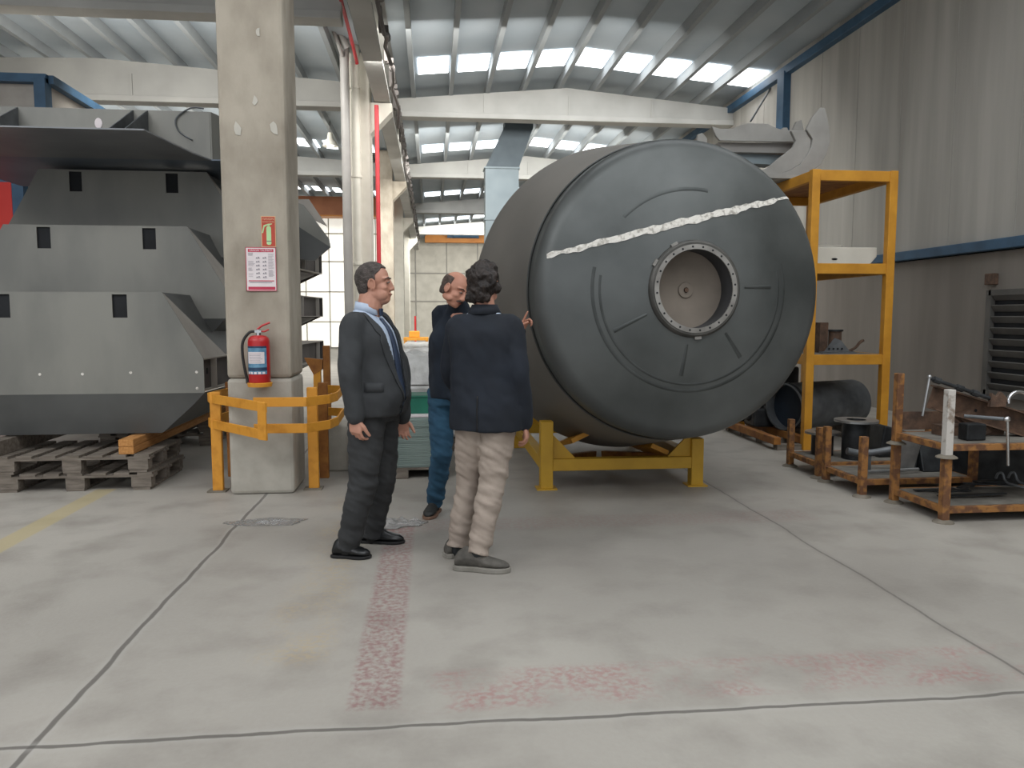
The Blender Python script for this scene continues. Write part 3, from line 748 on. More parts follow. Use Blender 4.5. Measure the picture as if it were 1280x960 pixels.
# ------------------------------------------------------------------ pallets and bearers
Yp = G(150, 613).y
def pallet(x1, y0, z0, label, w=1.25, d=.82, group=None):
    t = thing('wooden_pallet', label, 'pallet', (x1 - w / 2, y0 + d / 2, z0), group)
    for i, x in enumerate((x1 - w + .1, x1 - w / 2, x1 - .1)):
        for y in (y0 + .05, y0 + d / 2, y0 + d - .05):
            mb = MB(); mb.box((x, y, z0 + .068), (.16 if i != 1 else .15, .1, .086)); mb.build('block', M['wood'], t)
        mb = MB(); mb.box((x, y0 + d / 2, z0 + .012), (.14, d, .022)); mb.build('bottom_board', M['wood'], t)
    for y in (y0 + .05, y0 + d / 2, y0 + d - .05):
        mb = MB(); mb.box((x1 - w / 2, y, z0 + .12), (w, .1, .018)); mb.build('stringer_board', M['wood'], t)
    for k in range(7):
        mb = MB(); mb.box((x1 - w + .07 + k * (w - .14) / 6, y0 + d / 2, z0 + .139), (.12, d, .02)); mb.build('top_board', M['wood'], t)
    return t
px1 = G(191, 613).x
pallet(px1, Yp, 0, 'weathered wooden pallet on the floor under the other pallet', group=None)
pallet(px1 - .02, Yp + .0, .15, 'weathered wooden pallet stacked on the floor pallet, carrying the pine bearers')
pallet(px1 - .1, Yp + 2.2, 0, 'rear weathered pallet on the floor behind the front pallets, lower', d=.8)
pallet(px1 - .1, Yp + 2.2, .15, 'rear weathered pallet behind the front pallets, upper', d=.8)
def bearer(x, z, label, y0, L, h=.065, m='wood_new'):
    mb = MB(); mb.box((x, y0 + L / 2, z + h / 2), (.12, L, h)); tag(mb.build('timber_bearer', M[m], bevel=.004), label, 'timber')
xb_ = P(158, 560, Yp + .03).x
zh = zz(365, 6.75) - 1.215 - .012
bearer(xb_, .30, 'lower orange pine bearer end at the right of the pallet', Yp + .02, 3.0, h=.062)
bearer(xb_, .364, 'upper orange pine bearer stacked on the lower one under the hopper', Yp + .02, 3.0, h=max(.03, zh - .365))
bearer(xb_ - 1.06, .30, 'dark timber bearer under the hopper at the left frame edge', Yp + .02, 3.0, h=max(.03, zh - .301), m='wood')

# ------------------------------------------------------------------ column guard
t = thing('column_guard', 'orange yellow bent steel guard wrapped round the nearest column', 'guard rail', (-1.3, 6.4, 0))
def band(mb, pts, h, th=.014, inset=0):
    for a, b in zip(pts, pts[1:]): 
        a = V(a); b = V(b); d = (b - a).normalized() * .004
        mb.bar(a - d, b + d, th, h)
zu, zl = .775, .565
def gp(px, py, z): q = G(px, py, z); return V((q.x, q.y, z))
pu = P(256, 498, 6.45)
Lc = V((pu.x, 6.45, 0)); Le = G(333, 546, zl); Le = V((P(333, 530, 5.75).x, 5.75, 0)); Lb = V((-1.78, 7.2, 0))
mb = MB()
for z in (zu, zl): band(mb, [Lb + V((0, 0, z)), Lc + V((0, .1, z)), Lc + V((.04, 0, z)), Le + V((0, 0, z))], .075)
mb.bar(Le + V((-.015, 0, zl - .037)) + (Lc - Le).normalized() * .03, Le + V((-.015, 0, zu + .037)) + (Lc - Le).normalized() * .03, .014, .09, up=(1, -.8, 0))
mb.build('left_band', M['guard'], t, bevel=.003)
Rb0 = V((P(318, 530, 6.12).x, 6.12, 0)); Rb1 = V((P(383, 530, 6.1).x, 6.1, 0)); Rb2 = V((P(412, 530, 6.3).x, 6.3, 0)); Rb3 = V((P(422, 530, 6.5).x, 6.5, 0)); Rb4 = V((Rb3.x - .02, 7.1, 0)); Rb5 = V((Rb1.x - .05, 7.2, 0))
mb = MB()
for z in (zu, zl): band(mb, [q + V((0, 0, z)) for q in (Rb0, Rb1, Rb2, Rb3, Rb4, Rb5)], .075)
mb.build('right_band', M['guard'], t, bevel=.003)
for (px, py, ytop, nm) in ((273.5, 614, .83, 'guard'), (393, 611, .86, 'guard')):
    g = G(px, py)
    mb = MB(); mb.box((g.x, g.y, ytop / 2 + .005), (.085, .05, ytop - .01)); lg = mb.build('post', M[nm], t, bevel=.006)
    mb = MB(); mb.box((g.x - .005, g.y, .006), (.15, .12, .012)); mb.build('foot_plate', M['foot'], lg)
for (px, py) in ((288, 598), (404, 600)):
    g = G(px, py)
    mb = MB(); mb.box((g.x, g.y + .1, .43), (.08, .06, .86)); mb.build('post', M['guard_dark'], t, bevel=.006)
# second guard post assembly behind the column
g = G(398, 596) + V((0, .8, 0))
t = thing('post_bracket', 'taller ochre steel post and bracket standing behind the column guard', 'post', (g.x, g.y, 0))
xa = P(409, 480, g.y).x; za_ = P(409, 432, g.y).z
mb = MB(); mb.box((xa, g.y, za_ / 2), (.065, .07, za_)); mb.build('post', M['guard_dark'], t, bevel=.004)
xb2 = P(397, 480, g.y).x; zt2 = P(397, 447, g.y).z
mb = MB(); mb.box((xb2, g.y, (zt2 - .1) / 2), (.07, .07, zt2 - .1)); mb.build('post', M['guard'], t, bevel=.004)
mb = MB(); mb.prism([(xb2 - .12, g.y - .04, zt2), (xb2 + .06, g.y - .04, zt2 - .02), (xb2 + .05, g.y - .04, zt2 - .12), (xb2 - .03, g.y - .04, zt2 - .17)], (0, .08, 0)); mb.build('bracket', M['guard_dark'], t)

# ------------------------------------------------------------------ fire extinguisher and posters
YF = 6.285
c = P(324, 450, YF - .1); zb0 = P(324, 479, YF - .1).z; zt0 = P(324, 419, YF - .1).z; r = .083
t = thing('fire_extinguisher', 'red fire extinguisher with blue and white label hanging on the column', 'fire extinguisher', (c.x, YF - .1, zb0))
x = c.x; y = YF - .1
H = zt0 - zb0
mb = MB(); mb.lathe([(.001, 0), (r * .9, 0), (r, .012), (r, H - .05), (r * .93, H - .025), (r * .7, H - .006), (.03, H), (.001, H)], (x, y, zb0), (0, 0, 1), 36); mb.build('cylinder', M['red'], t, smooth=True)
def wrap(name, z0, z1, a0, a1, m, off=.0012):
    mb = MB(); L = []
    for k in range(17):
        a = a0 + (a1 - a0) * k / 16; L.append([mb.bm.verts.new((x + (r + off) * math.sin(a), y - (r + off) * math.cos(a), zb0 + z)) for z in (z0, z1)])
    for A, B in zip(L, L[1:]): mb.bm.faces.new((A[0], A[1], B[1], B[0]))
    return mb.build(name, m, t, smooth=True)
lb = wrap('label', H * .2, H * .78, -1.15, .95, M['label_blue'])
def sub(z0, z1, a0, a1, m, off): 
    o = wrap('label_band', z0, z1, a0, a1, m, off); o.parent = lb
    o.location = (0, 0, 0); return o
sub(H * .42, H * .66, -1.0, .7, M['paper'], .002); sub(H * .27, H * .34, -1.15, .95, M['label_dark'], .002); sub(H * .74, H * .78, -1.15, .95, M['label_dark'], .002)
for k in range(5): sub(H * .205, H * .25, -1.05 + k * .38, -.8 + k * .38, M['paper'], .0025)
for k in range(6): sub(H * (.445 + .034 * k), H * (.452 + .034 * k), -.8, .2 + .4 * random.random(), M['ink'], .003)
mb = MB(); mb.cyl((x, y, zb0 + H), (x, y, zb0 + H + .045), .02, n=14); mb.box((x, y - .005, zb0 + H + .03), (.05, .03, .02)); mb.build('valve', M['chrome'], t)
mb = MB(); mb.tube([(x - .01, y, zb0 + H + .045), (x + .03, y, zb0 + H + .075), (x + .09, y, zb0 + H + .1)], .008, 8); mb.tube([(x, y, zb0 + H + .03), (x + .05, y, zb0 + H + .03), (x + .08, y, zb0 + H + .045)], .007, 8); mb.build('lever', M['red'], t, smooth=True)
mb = MB(); mb.tube([(x - .02, y, zb0 + H + .03), (x - .07, y, zb0 + H + .02), (x - .12, y, zb0 + H - .05), (x - .125, y - .005, zb0 + H * .6), (x - .11, y, zb0 + H * .25), (x - .095, y, zb0 + H * .08)], .011, 10, smooth=6); mb.build('hose', M['rubber'], t, smooth=True)
mb = MB(); mb.cyl((x - .095, y, zb0 + H * .1), (x - .09, y, zb0 + .0), .014, .017, n=12); mb.build('nozzle', M['rubber'], t)
mb = MB(); mb.lathe([(.001, -.03), (r + .008, -.03), (r + .014, .0), (r + .004, .004), (r + .002, -.018), (.001, -.018)], (x, y, zb0 + .004), (0, 0, 1), 30); mb.box((x, YF - .03, zb0 - .014), (.09, .07, .03)); mb.build('bracket', M['guard'], t, smooth=False)

a = P(326, 270, YF); b = P(345.5, 309, YF); cx, cz, w, h = (a.x + b.x) / 2, (a.z + b.z) / 2, b.x - a.x, a.z - b.z
RX = Matrix.Rotation(PI / 2, 3, 'X')
t = thing('fire_sign', 'red sign with a pale green fire extinguisher pictogram on the column', 'sign', (cx, YF, cz))
Y1 = YF - .004
mb = MB(); mb.box((cx, Y1, cz), (w, .003, h)); mb.build('backing', M['sign_border'], t)
mb = MB(); mb.box((cx, Y1 - .002, cz), (w - .012, .002, h - .012)); mb.build('red_field', M['red_sign'], t)
text_mesh('YANGIN', w * .21, 'lettering', M['sign_border'], t, (cx, Y1 - .004, cz + h * .40), RX)
text_mesh('SÖNDÜRME', w * .145, 'lettering', M['sign_border'], t, (cx, Y1 - .004, cz + h * .31), RX)
mb = MB(); pts = []
u = h / 2; yy = Y1 - .0045
ex = lambda X_, Z_: (cx + X_ * u, yy, cz + Z_ * u)
mb.prism([ex(-.13, .25), ex(-.06, .34), ex(.1, .34), ex(.17, .25), ex(.17, -.78), ex(.1, -.86), ex(-.06, -.86), ex(-.13, -.78)], (0, .0015, 0))
mb.prism([ex(-.05, .36), ex(.09, .36), ex(.09, .42), ex(.24, .47), ex(.24, .52), ex(.0, .5), ex(-.3, .4), ex(-.42, -.1), ex(-.34, -.1), ex(-.24, .3), ex(-.05, .4)], (0, .0015, 0))
mb.build('extinguisher_pictogram', M['glow_green'], t)
mb = MB(); mb.box((cx + .02 * u, yy - .001, cz - .62 * u), (.3 * u, .001, .05 * u)); mb.build('pictogram_band', M['ink'], t)

a = P(307, 309, YF); b = P(346.5, 364, YF); cx, cz, w, h = (a.x + b.x) / 2, (a.z + b.z) / 2, b.x - a.x, a.z - b.z
t = thing('safety_poster', 'white paper instruction poster with red header and small print below the red sign', 'poster', (cx, YF, cz))
Y1 = YF - .009
mb = MB(); mb.box((cx, Y1, cz), (w, .002, h)); mb.build('sheet', M['paper'], t)
fx = lambda u_: cx - w / 2 + u_ * w
fzz = lambda v_: cz + h / 2 - v_ * h
def pb(u0, u1, v0, v1, m, name, mb=None, off=.0018):
    q = mb or MB(); q.box((fx((u0 + u1) / 2), Y1 - off, fzz((v0 + v1) / 2)), ((u1 - u0) * w, .001, (v1 - v0) * h))
    if mb is None: return q.build(name, m, t)
mb = MB(); pb(0, 1, 0, .015, 0, 0, mb); pb(0, 1, .985, 1, 0, 0, mb); pb(0, .02, 0, 1, 0, 0, mb); pb(.98, 1, 0, 1, 0, 0, mb); mb.build('red_border', M['poster_red'], t)
pb(.08, .92, .04, .11, M['poster_red'], 'header_bar'); pb(.06, .95, .90, .97, M['poster_red'], 'footer_bar'); pb(.08, .92, .755, .775, M['poster_red'], 'rule')
text_mesh('YANGIN TALİMATI', w * .088, 'header_lettering', M['paper'], t, (cx, Y1 - .0035, fzz(.075)), RX)
mb = MB(); random.seed(5)
for (u0, u1, v0, v1, n) in ((.08, .28, .13, .2, 4), (.08, .3, .32, .44, 5), (.08, .24, .47, .55, 4), (.08, .26, .6, .7, 3), (.74, .93, .15, .5, 14), (.74, .94, .52, .68, 8), (.1, .9, .79, .82, 2)):
    for k in range(n):
        v = v0 + (v1 - v0) * k / n; pb(u0, u1 - random.random() * .06, v, v + .006, 0, 0, mb)
for j in (.40, .62):
    for k in range(6):
        v = .2 + k * .088; pb(j - .06, j - .02, v + .03, v + .05, 0, 0, mb); pb(j, j + .05, v + .02, v + .045, 0, 0, mb); pb(j - .07, j + .07, v + .055, v + .062, 0, 0, mb)
mb.build('small_print', M['ink'], t)
# ------------------------------------------------------------------ tall yellow shelf
fz_ = lambda px, py, d: W(px, py, d)
q = W(1019, 212, 8.0); q2 = W(1121, 212, 8.02)
SX0, SX1, SY0, SZ = q.x, q2.x, q.y, q.z
SY1 = SY0 + 1.75
t = thing('storage_rack', 'tall ochre yellow steel shelf rack behind the drum by the right wall', 'rack', ((SX0 + SX1) / 2, (SY0 + SY1) / 2, 0))
for x in (SX0, SX1):
    for y in (SY0, SY1):
        mb = MB(); mb.box((x, y, SZ / 2), (.09, .08, SZ)); mb.build('post', M['yellow_ochre'], t, bevel=.006)
zs = [SZ - .06, W(1060, 335, 8.0).z, W(1060, 451, 8.0).z]
for i, z in enumerate(zs):
    for y in (SY0, SY1):
        mb = MB(); mb.box(((SX0 + SX1) / 2, y, z), (SX1 - SX0 - .08, .06, .11)); mb.build('beam', M['yellow_ochre'], t, bevel=.005)
    for x in (SX0, SX1):
        mb = MB(); mb.box((x, (SY0 + SY1) / 2, z), (.06, SY1 - SY0 - .08, .11)); mb.build('side_beam', M['yellow_ochre'], t, bevel=.005)
    mb = MB(); mb.box(((SX0 + SX1) / 2, (SY0 + SY1) / 2, z + .05), (SX1 - SX0 - .07, SY1 - SY0 - .07, .012)); mb.build('shelf_plate', M['guard_dark'] if i == 0 else M['deck'], t)
zdk = [z + .057 for z in zs]
# white box sections on the middle shelf
z = zdk[1]; a = W(1129, 318, 7.9)
t = thing('box_section', 'long white box section sticking out of the middle shelf', 'box section', (4.8, SY0 + .6, z))
x0_, x1_ = SX0 - .4, a.x
mb = MB(); mb.prism([(x0_, SY0 + .2, z), (x1_ - .08, SY0 + .2, z), (x1_, SY0 + .2, z + .09), (x1_, SY0 + .2, z + .19), (x0_, SY0 + .2, z + .19)], (0, .35, 0)); mb.build('body', M['white_paint'], t, bevel=.01)
p = V((W(1063, 322, 8).x, SY0 + .197, z + .06)); mb = MB(); mb.ell(p, .035, .004, .012); mb.build('oval_hole', M['black'], t)
mb = MB(); mb.box((x0_ + .65, SY0 + .8, z + .13), (.9, .3, .26)); tag(mb.build('box_section', M['concrete_light'], bevel=.01), 'shorter pale box section behind the long white one on the middle shelf', 'box section')
# odds on the lower shelf
z = zdk[2]
def at_shelf(px, dy=.3): return V((P(px, 440, SY0 + dy).x, SY0 + dy, z))
p = at_shelf(1026, .45); mb = MB(); mb.box(p + V((0, 0, .17)), (.10, .12, .34)); tag(mb.build('steel_block', M['rust'], bevel=.008), 'upright dark steel block at the left of the lower shelf', 'steel part')
p = at_shelf(1043, .4); t = thing('pipe_socket', 'short rusty cylinder socket on the lower shelf', 'steel part', p)
mb = MB(); mb.cyl(p, p + V((0, 0, .24)), .07, n=20); mb.build('body', M['rust'], t, smooth=True)
mb = MB(); mb.cyl(p + V((0, 0, .24)), p + V((0, 0, .26)), .085, n=20); mb.build('rim', M['steel_dark'], t, smooth=True)
p = at_shelf(1046, .22); t = thing('angle_bracket', 'folded grey bracket with punched holes on the lower shelf', 'bracket', p)
mb = MB(); mb.prism([p + V((-.16, 0, 0)), p + V((.17, 0, 0)), p + V((.06, .02, .14)), p + V((-.02, .02, .17))], (0, .01, 0)); mb.prism([p + V((-.2, -.06, 0)), p + V((.2, -.06, 0)), p + V((.2, .02, .012)), p + V((-.2, .02, .012))], (0, 0, .01)); mb.build('plate', M['steel_mid'], t)
mb = MB()
for k in range(4): mb.cyl(p + V((-.09 + k * .05, -.002, .05)), p + V((-.09 + k * .05, .001, .05)), .012, n=8)
mb.build('punched_hole', M['black'], t)
p = at_shelf(1069, .25); mb = MB(); mb.tube([p + V((-.08, 0, .02)), p + V((0, 0, .06)), p + V((.05, 0, .12)), p + V((.1, .02, .14))], .016, 8, smooth=3); tag(mb.build('bent_hook', M['rust'], smooth=True), 'small bent rusty hook at the right of the lower shelf', 'hook')
# grey cradle on top
Yc = SY0 + .55; zt = zdk[0]
t = thing('ring_cradle', 'large pale grey curved ring cradle lying on top of the yellow rack', 'steel cradle', (SX0, Yc, zt))
def cp(px, py, y=Yc): r_ = P(px, py, y); return r_
base_dz = zt - cp(975, 224).z
def crescent(y, outer, inner, name='curved_rib', th=.05):
    pts = [cp(a, b, Yc) for a, b in outer] + [cp(a, b, Yc) for a, b in reversed(inner)]
    pts = [V((q.x + (y - Yc) * -.0, y, q.z + base_dz)) for q in pts]
    mb = MB(); mb.prism(pts, (0, th, 0)); return mb.build(name, M['cream_concrete'], t, bevel=.006)
outer = [(1031, 135), (1034, 145), (1037, 160), (1038, 176), (1034, 192), (1026, 206), (1012, 216), (990, 224), (960, 226)]
inner = [(1025, 135), (1015, 148), (1008, 162), (1016, 174), (1014, 184), (1008, 196), (1000, 206), (986, 214), (960, 222)]
crescent(Yc, outer, inner)
crescent(Yc + .9, outer, inner)
crescent(Yc + .02, [(1008, 163), (1015, 176), (1013, 190), (1004, 203), (990, 212), (965, 222), (940, 224)], [(990, 163), (996, 176), (992, 184), (982, 192), (974, 198), (960, 210), (940, 216)], 'inner_rib')
pl = [(890, 158), (900, 161), (915, 161), (925, 157), (935, 154), (960, 155), (970, 160), (980, 163), (1008, 163), (1010, 176), (1000, 178), (900, 176), (895, 170)]
pts = [cp(a, b, Yc + .25) for a, b in pl]; mb = MB(); mb.prism([q + V((0, 0, base_dz)) for q in pts], (0, .04, 0)); mb.build('scalloped_plate', M['cream_concrete'], t, bevel=.005)
pl = [(898, 178), (1008, 179), (1000, 192), (905, 190)]
pts = [cp(a, b, Yc + .35) for a, b in pl]; mb = MB(); mb.prism([q + V((0, 0, base_dz)) for q in pts], (0, .3, 0)); mb.build('web_plate', M['pipe_grey'], t)
pl = [(910, 193), (985, 193), (965, 206), (930, 204)]
pts = [cp(a, b, Yc + .45) for a, b in pl]; mb = MB(); mb.prism([q + V((0, 0, base_dz)) for q in pts], (0, .2, 0)); mb.build('lower_web', M['duct'], t)
crescent(Yc + .3, [(890, 158), (896, 165), (897, 182), (900, 200), (915, 215), (945, 226)], [(884, 160), (882, 180), (884, 200), (895, 218), (920, 228), (945, 228)], 'left_rib')
mb = MB(); mb.prism([q + V((0, 0, base_dz)) for q in [cp(a, b, Yc + .6) for a, b in ((991, 163), (996, 152), (1002, 150), (1005, 163))]], (0, .05, 0)); mb.build('lug', M['cream_concrete'], t)
# resting pad across the shelf top for the far side
mb = MB(); mb.box((SX0 - .35, Yc + .45, zt + .02), (.9, 1.0, .04)); mb.build('base_bar', M['cream_concrete'], t)

# ------------------------------------------------------------------ rusty stillages
def stillage(x0, y0, w, d, z0, h, label, deck=.09, feet=True, rails=(), m='rust_yellow', topm=None, backrail=False, floorh=.0):
    t = thing('stillage', label, 'stillage', (x0 + w / 2, y0 + d / 2, z0))
    for i, x in enumerate((x0, x0 + w)):
        for j, y in enumerate((y0, y0 + d)):
            hh = h[(i + 2 * j) % len(h)] if isinstance(h, (list, tuple)) else h
            mb = MB(); mb.box((x, y, z0 + hh / 2 + .006), (.055, .055, hh - .012)); pst = mb.build('post', M[topm or m] if (i == 0 and j == 0 and topm) else M[m], t, bevel=.004)
            mb = MB(); mb.lathe([(.001, 0), (.072, 0), (.068, .008), (.04, .022), (.001, .022)], (x, y, z0), (0, 0, 1), 16); mb.build('foot_cup', M['foot'], pst)
    for y in (y0, y0 + d):
        mb = MB(); mb.box((x0 + w / 2, y, z0 + deck), (w - .05, .04, .045)); mb.build('rail', M[m], t, bevel=.003)
    for x in (x0, x0 + w):
        mb = MB(); mb.box((x, y0 + d / 2, z0 + deck), (.04, d - .05, .045)); mb.build('rail', M[m], t, bevel=.003)
    mb = MB(); mb.box((x0 + w / 2, y0 + d / 2, z0 + deck + .02), (w - .045, d - .045, .008)); mb.build('deck_sheet', M['deck'], t)
    if backrail:
        mb = MB(); mb.box((x0 + w / 2, y0 + d, z0 + deck + .11), (w - .05, .012, .14)); mb.build('back_rail', M['rust'], t)
    return t
g = G(1179, 653); g2 = G(1116, 628)
AX0, AY0 = g.x, g.y; AD = g2.y - g.y
zmid = P(1180, 572, AY0).z; ztp = P(1181, 487, AY0).z
stillage(AX0, AY0, 1.25, AD, 0, zmid - .002, 'nearest rusty yellow stillage on the floor with flat steel scraps in it')
stillage(AX0, AY0, 1.25, AD, zmid, [ztp - zmid, .4, ztp - zmid + .07, .4], 'upper stillage with a worn white post stacked on the nearest one', deck=.07, topm='worn_white', backrail=True)
gB = G(1077, 621); gB2 = G(1037, 602)
BX0, BY0, BD = gB.x, gB.y, gB2.y - gB.y
stillage(BX0, BY0, .95, BD, 0, .49, 'low rusty stillage with bent tubes, second from the right front', deck=.12)
gC = G(1024, 598); gC2 = G(988, 583)
CY0 = max(gC.y, BY0 + BD + .15); CD = gC2.y - gC.y
stillage(gC.x, CY0, 1.1, CD, 0, .46, 'low rusty stillage holding round flanged fittings beside the drum', deck=.12)

# contents of nearest stillage (lower tray): flat scraps
zt = .09 + .024
random.seed(11)
k = 0
for (px, py, L, w, a) in ((1150, 606, .34, .05, .1), (1178, 615, .42, .04, -.15), (1215, 622, .55, .05, .05), (1200, 608, .3, .07, .5), (1240, 612, .4, .04, -.4), (1165, 622, .3, .05, .3), (1225, 606, .3, .09, .0)):
    c = G(px, py, zt); pos = ['at the left corner', 'beside the white post base', 'in the middle', 'turned askew near the centre', 'slanting near the springs', 'at the front edge', 'near the rear rail'][k]
    c.x = min(max(c.x, AX0 + .25), AX0 + 1.0); c.y = min(max(c.y, AY0 + .08), AY0 + AD - .1)
    z = zt + .009 * k
    R_ = Matrix.Rotation(a, 3, 'Z'); pts = []
    n = 6
    for i in range(n + 1): pts.append(V((-L / 2 + L * i / n, w / 2 * random.uniform(.5, 1.2), 0)))
    for i in range(n, -1, -1): pts.append(V((-L / 2 + L * i / n, -w / 2 * random.uniform(.5, 1.2), 0)))
    mb = MB(); mb.prism([V((c.x, c.y, z)) + R_ @ q for q in pts], (0, 0, .008)); tag(mb.build('steel_offcut', M['steel_dark']), 'flat dark steel offcut lying %s of the nearest stillage' % pos, 'scrap steel'); k += 1
for k, px in enumerate((1262, 1270)):
    c = G(px, 600 + 0, zt); c.x = min(c.x, AX0 + .66 + .1 * k); c.y = AY0 + .22
    mb = MB(); pts = [c + V((-.02, .1, .06 + .06)), c + V((-.02, .08, .16)), c + V((.015, .08, .16)), c + V((.02, .04, .1)), c + V((.05, -.06, .09)), c + V((.07, -.12, .085))]
    mb.tube(pts, .009, 8, smooth=3); tag(mb.build('steel_shackle', M['steel_mid'], smooth=True), ['left one of two long wire shackles leaning in the nearest stillage', 'right one of two long wire shackles leaning in the nearest stillage'][k], 'shackle')
# contents of the upper stillage: clamp frame
zt = zmid + .07 + .026
a = P(1163, 486, AY0 + .38); b = P(1285, 530, AY0 + .30)
t = thing('clamp_beam', 'long rusty clamp beam lying tilted across the upper stillage', 'clamp', (4.2, AY0 + .35, zt))
dirr = (b - a).normalized()
pa, pb_ = a + V((0, 0, -.06)), b + V((.25, 0, -.09))
mb = MB(); mb.bar(pa, pb_, .012, .17); mb.bar(pa + V((0, -.04, .085)), pb_ + V((0, -.04, .085)), .09, .012); mb.bar(pa + V((0, -.04, -.085)), pb_ + V((0, -.04, -.085)), .09, .012); mb.build('channel', M['rust'], t)
mb = MB()
for f in (.15, .35, .55): p = pa.lerp(pb_, f); mb.cyl(p + V((0, -.009, 0)), p + V((0, -.007, 0)), .012, n=10)
mb.build('bolt_hole', M['black'], t)
p0_ = P(1161, 472, AY0 + .28); p1_ = P(1238, 498, AY0 + .22)
mb = MB(); mb.cyl(p0_, p1_, .014, n=10); mb.build('screw_rod', M['steel_dark'], t)
for f in (.08, .45, .7): q = p0_.lerp(p1_, f); mb = MB(); mb.cyl(q, q + (p1_ - p0_).normalized() * .05, .024, n=8); mb.build('hex_nut', M['steel_dark'], t)
q0 = P(1162, 471, AY0 + .26); q1 = P(1153, 520, AY0 + .22); mb = MB(); mb.cyl(q0, q1, .008, n=8); mb.ell(q0, .016, .016, .016, n=10); mb.build('tommy_bar', M['steel_light'], t, smooth=True)
mb = MB(); mb.prism([P(1196, 520, AY0 + .3), P(1228, 545, AY0 + .3), P(1240, 540, AY0 + .3), P(1215, 512, AY0 + .3)], (0, .06, 0)); mb.build('jaw', M['rust'], t)
sup = P(1200, 530, AY0 + .42); mb = MB(); mb.box((sup.x + .05, AY0 + .40, (zt + sup.z) / 2), (.5, .12, max(.05, sup.z - zt))); mb.build('packing_block', M['rust'], t)
p = P(1215, 540, AY0 + .16)
t = thing('screw_jack', 'dark screw jack with a hanging steel handle on the upper stillage edge', 'clamp', (p.x, p.y, zt))
mb = MB(); mb.box((p.x, p.y, zt + .06), (.15, .1, .12)); mb.build('body', M['steel_dark'], t, bevel=.01)
mb = MB(); q0 = P(1205, 520, AY0 + .1); q1 = P(1259, 524, AY0 - .03); mb.cyl(q0, q1, .013, n=10); mb.build('spindle', M['steel_mid'], t)
mb = MB(); q1 = P(1259, 524, AY0 - .05); q2 = P(1260, 582, AY0 - .05); mb.cyl(q1 + V((0, 0, .02)), q2, .01, n=8); mb.ell(q1, .025, .02, .02, n=10); mb.build('handle', M['chrome'], t, smooth=True)
c = P(1274, 502, AY0 + .2); mb = MB(); pts = [c + V((.085 * math.cos(a_), .01 * math.sin(a_), .07 * math.sin(a_))) for a_ in [math.radians(x_) for x_ in range(-20, 205, 15)]]
mb.tube(pts, .014, 10); tag(mb.build('steel_loop', M['chrome'], smooth=True), 'polished bent steel loop on the clamp beam at the right edge', 'steel loop')
c = P(1248, 500, AY0 + .2); mb = MB(); mb.prism([c + V((-.06, 0, -.05)), c + V((.06, 0, -.05)), c + V((.07, 0, .01)), c + V((.02, 0, .06)), c + V((-.01, 0, .02)), c + V((-.05, 0, .05))], (0, .03, 0)); tag(mb.build('cast_lug', M['rust']), 'rusty cast lug beside the polished loop', 'steel part')
# dark bin behind under the upper stillage
mb = MB(); mb.box((AX0 + 1.15, AY0 + AD + .34, .2), (.7, .3, .4)); tag(mb.build('steel_bin', M['steel_dark'], bevel=.02), 'dark steel bin on the floor behind the nearest stillage', 'bin')
# contents of stillage B
zt = .12 + .026
c = G(1062, 600, zt); c = V((BX0 + .3, BY0 + .28, zt))
mb = MB(); mb.tube([c + V((-.22, .1, .16)), c + V((-.1, .08, .14)), c + V((.06, .05, .16)), c + V((.2, .0, .2))], .03, 12, smooth=4); mb.box(c + V((-.05, .08, .06)), (.05, .05, .12)); tag(mb.build('bent_tube', M['steel_mid'], smooth=True), 'bent grey steel tube resting in the second stillage', 'tube')
mb = MB(); mb.tube([c + V((-.16, -.12, .02)), c + V((.3, -.1, .03))], .014, 8); tag(mb.build('steel_bar', M['steel_light'], smooth=True), 'thin bright bar lying in the second stillage', 'bar')
p = c + V((.16, -.05, 0)); t = thing('angle_bracket', 'pale folded bracket standing up in the second stillage', 'bracket', p)
mb = MB(); mb.prism([p + V((-.08, 0, 0)), p + V((.14, .02, 0)), p + V((.2, .02, .22)), p + V((.02, 0, .28)), p + V((-.03, 0, .2))], (0, .012, 0)); mb.build('plate', M['steel_light'], t)
mb = MB(); mb.prism([p + V((.14, .02, 0)), p + V((.26, .12, 0)), p + V((.28, .12, .2)), p + V((.2, .02, .22))], (0, .012, 0)); mb.build('side_plate', M['steel_mid'], t)
p = c + V((.56, .02, 0)); mb = MB(); mb.prism([p + V((-.2, -.1, 0)), p + V((.12, -.1, 0)), p + V((.12, .02, .24)), p + V((-.18, .02, .26))], (0, .10, .0)); tag(mb.build('scrap_plate', M['steel_dark'], bevel=.01), 'dark sloping scrap plate in the right half of the second stillage', 'scrap steel')
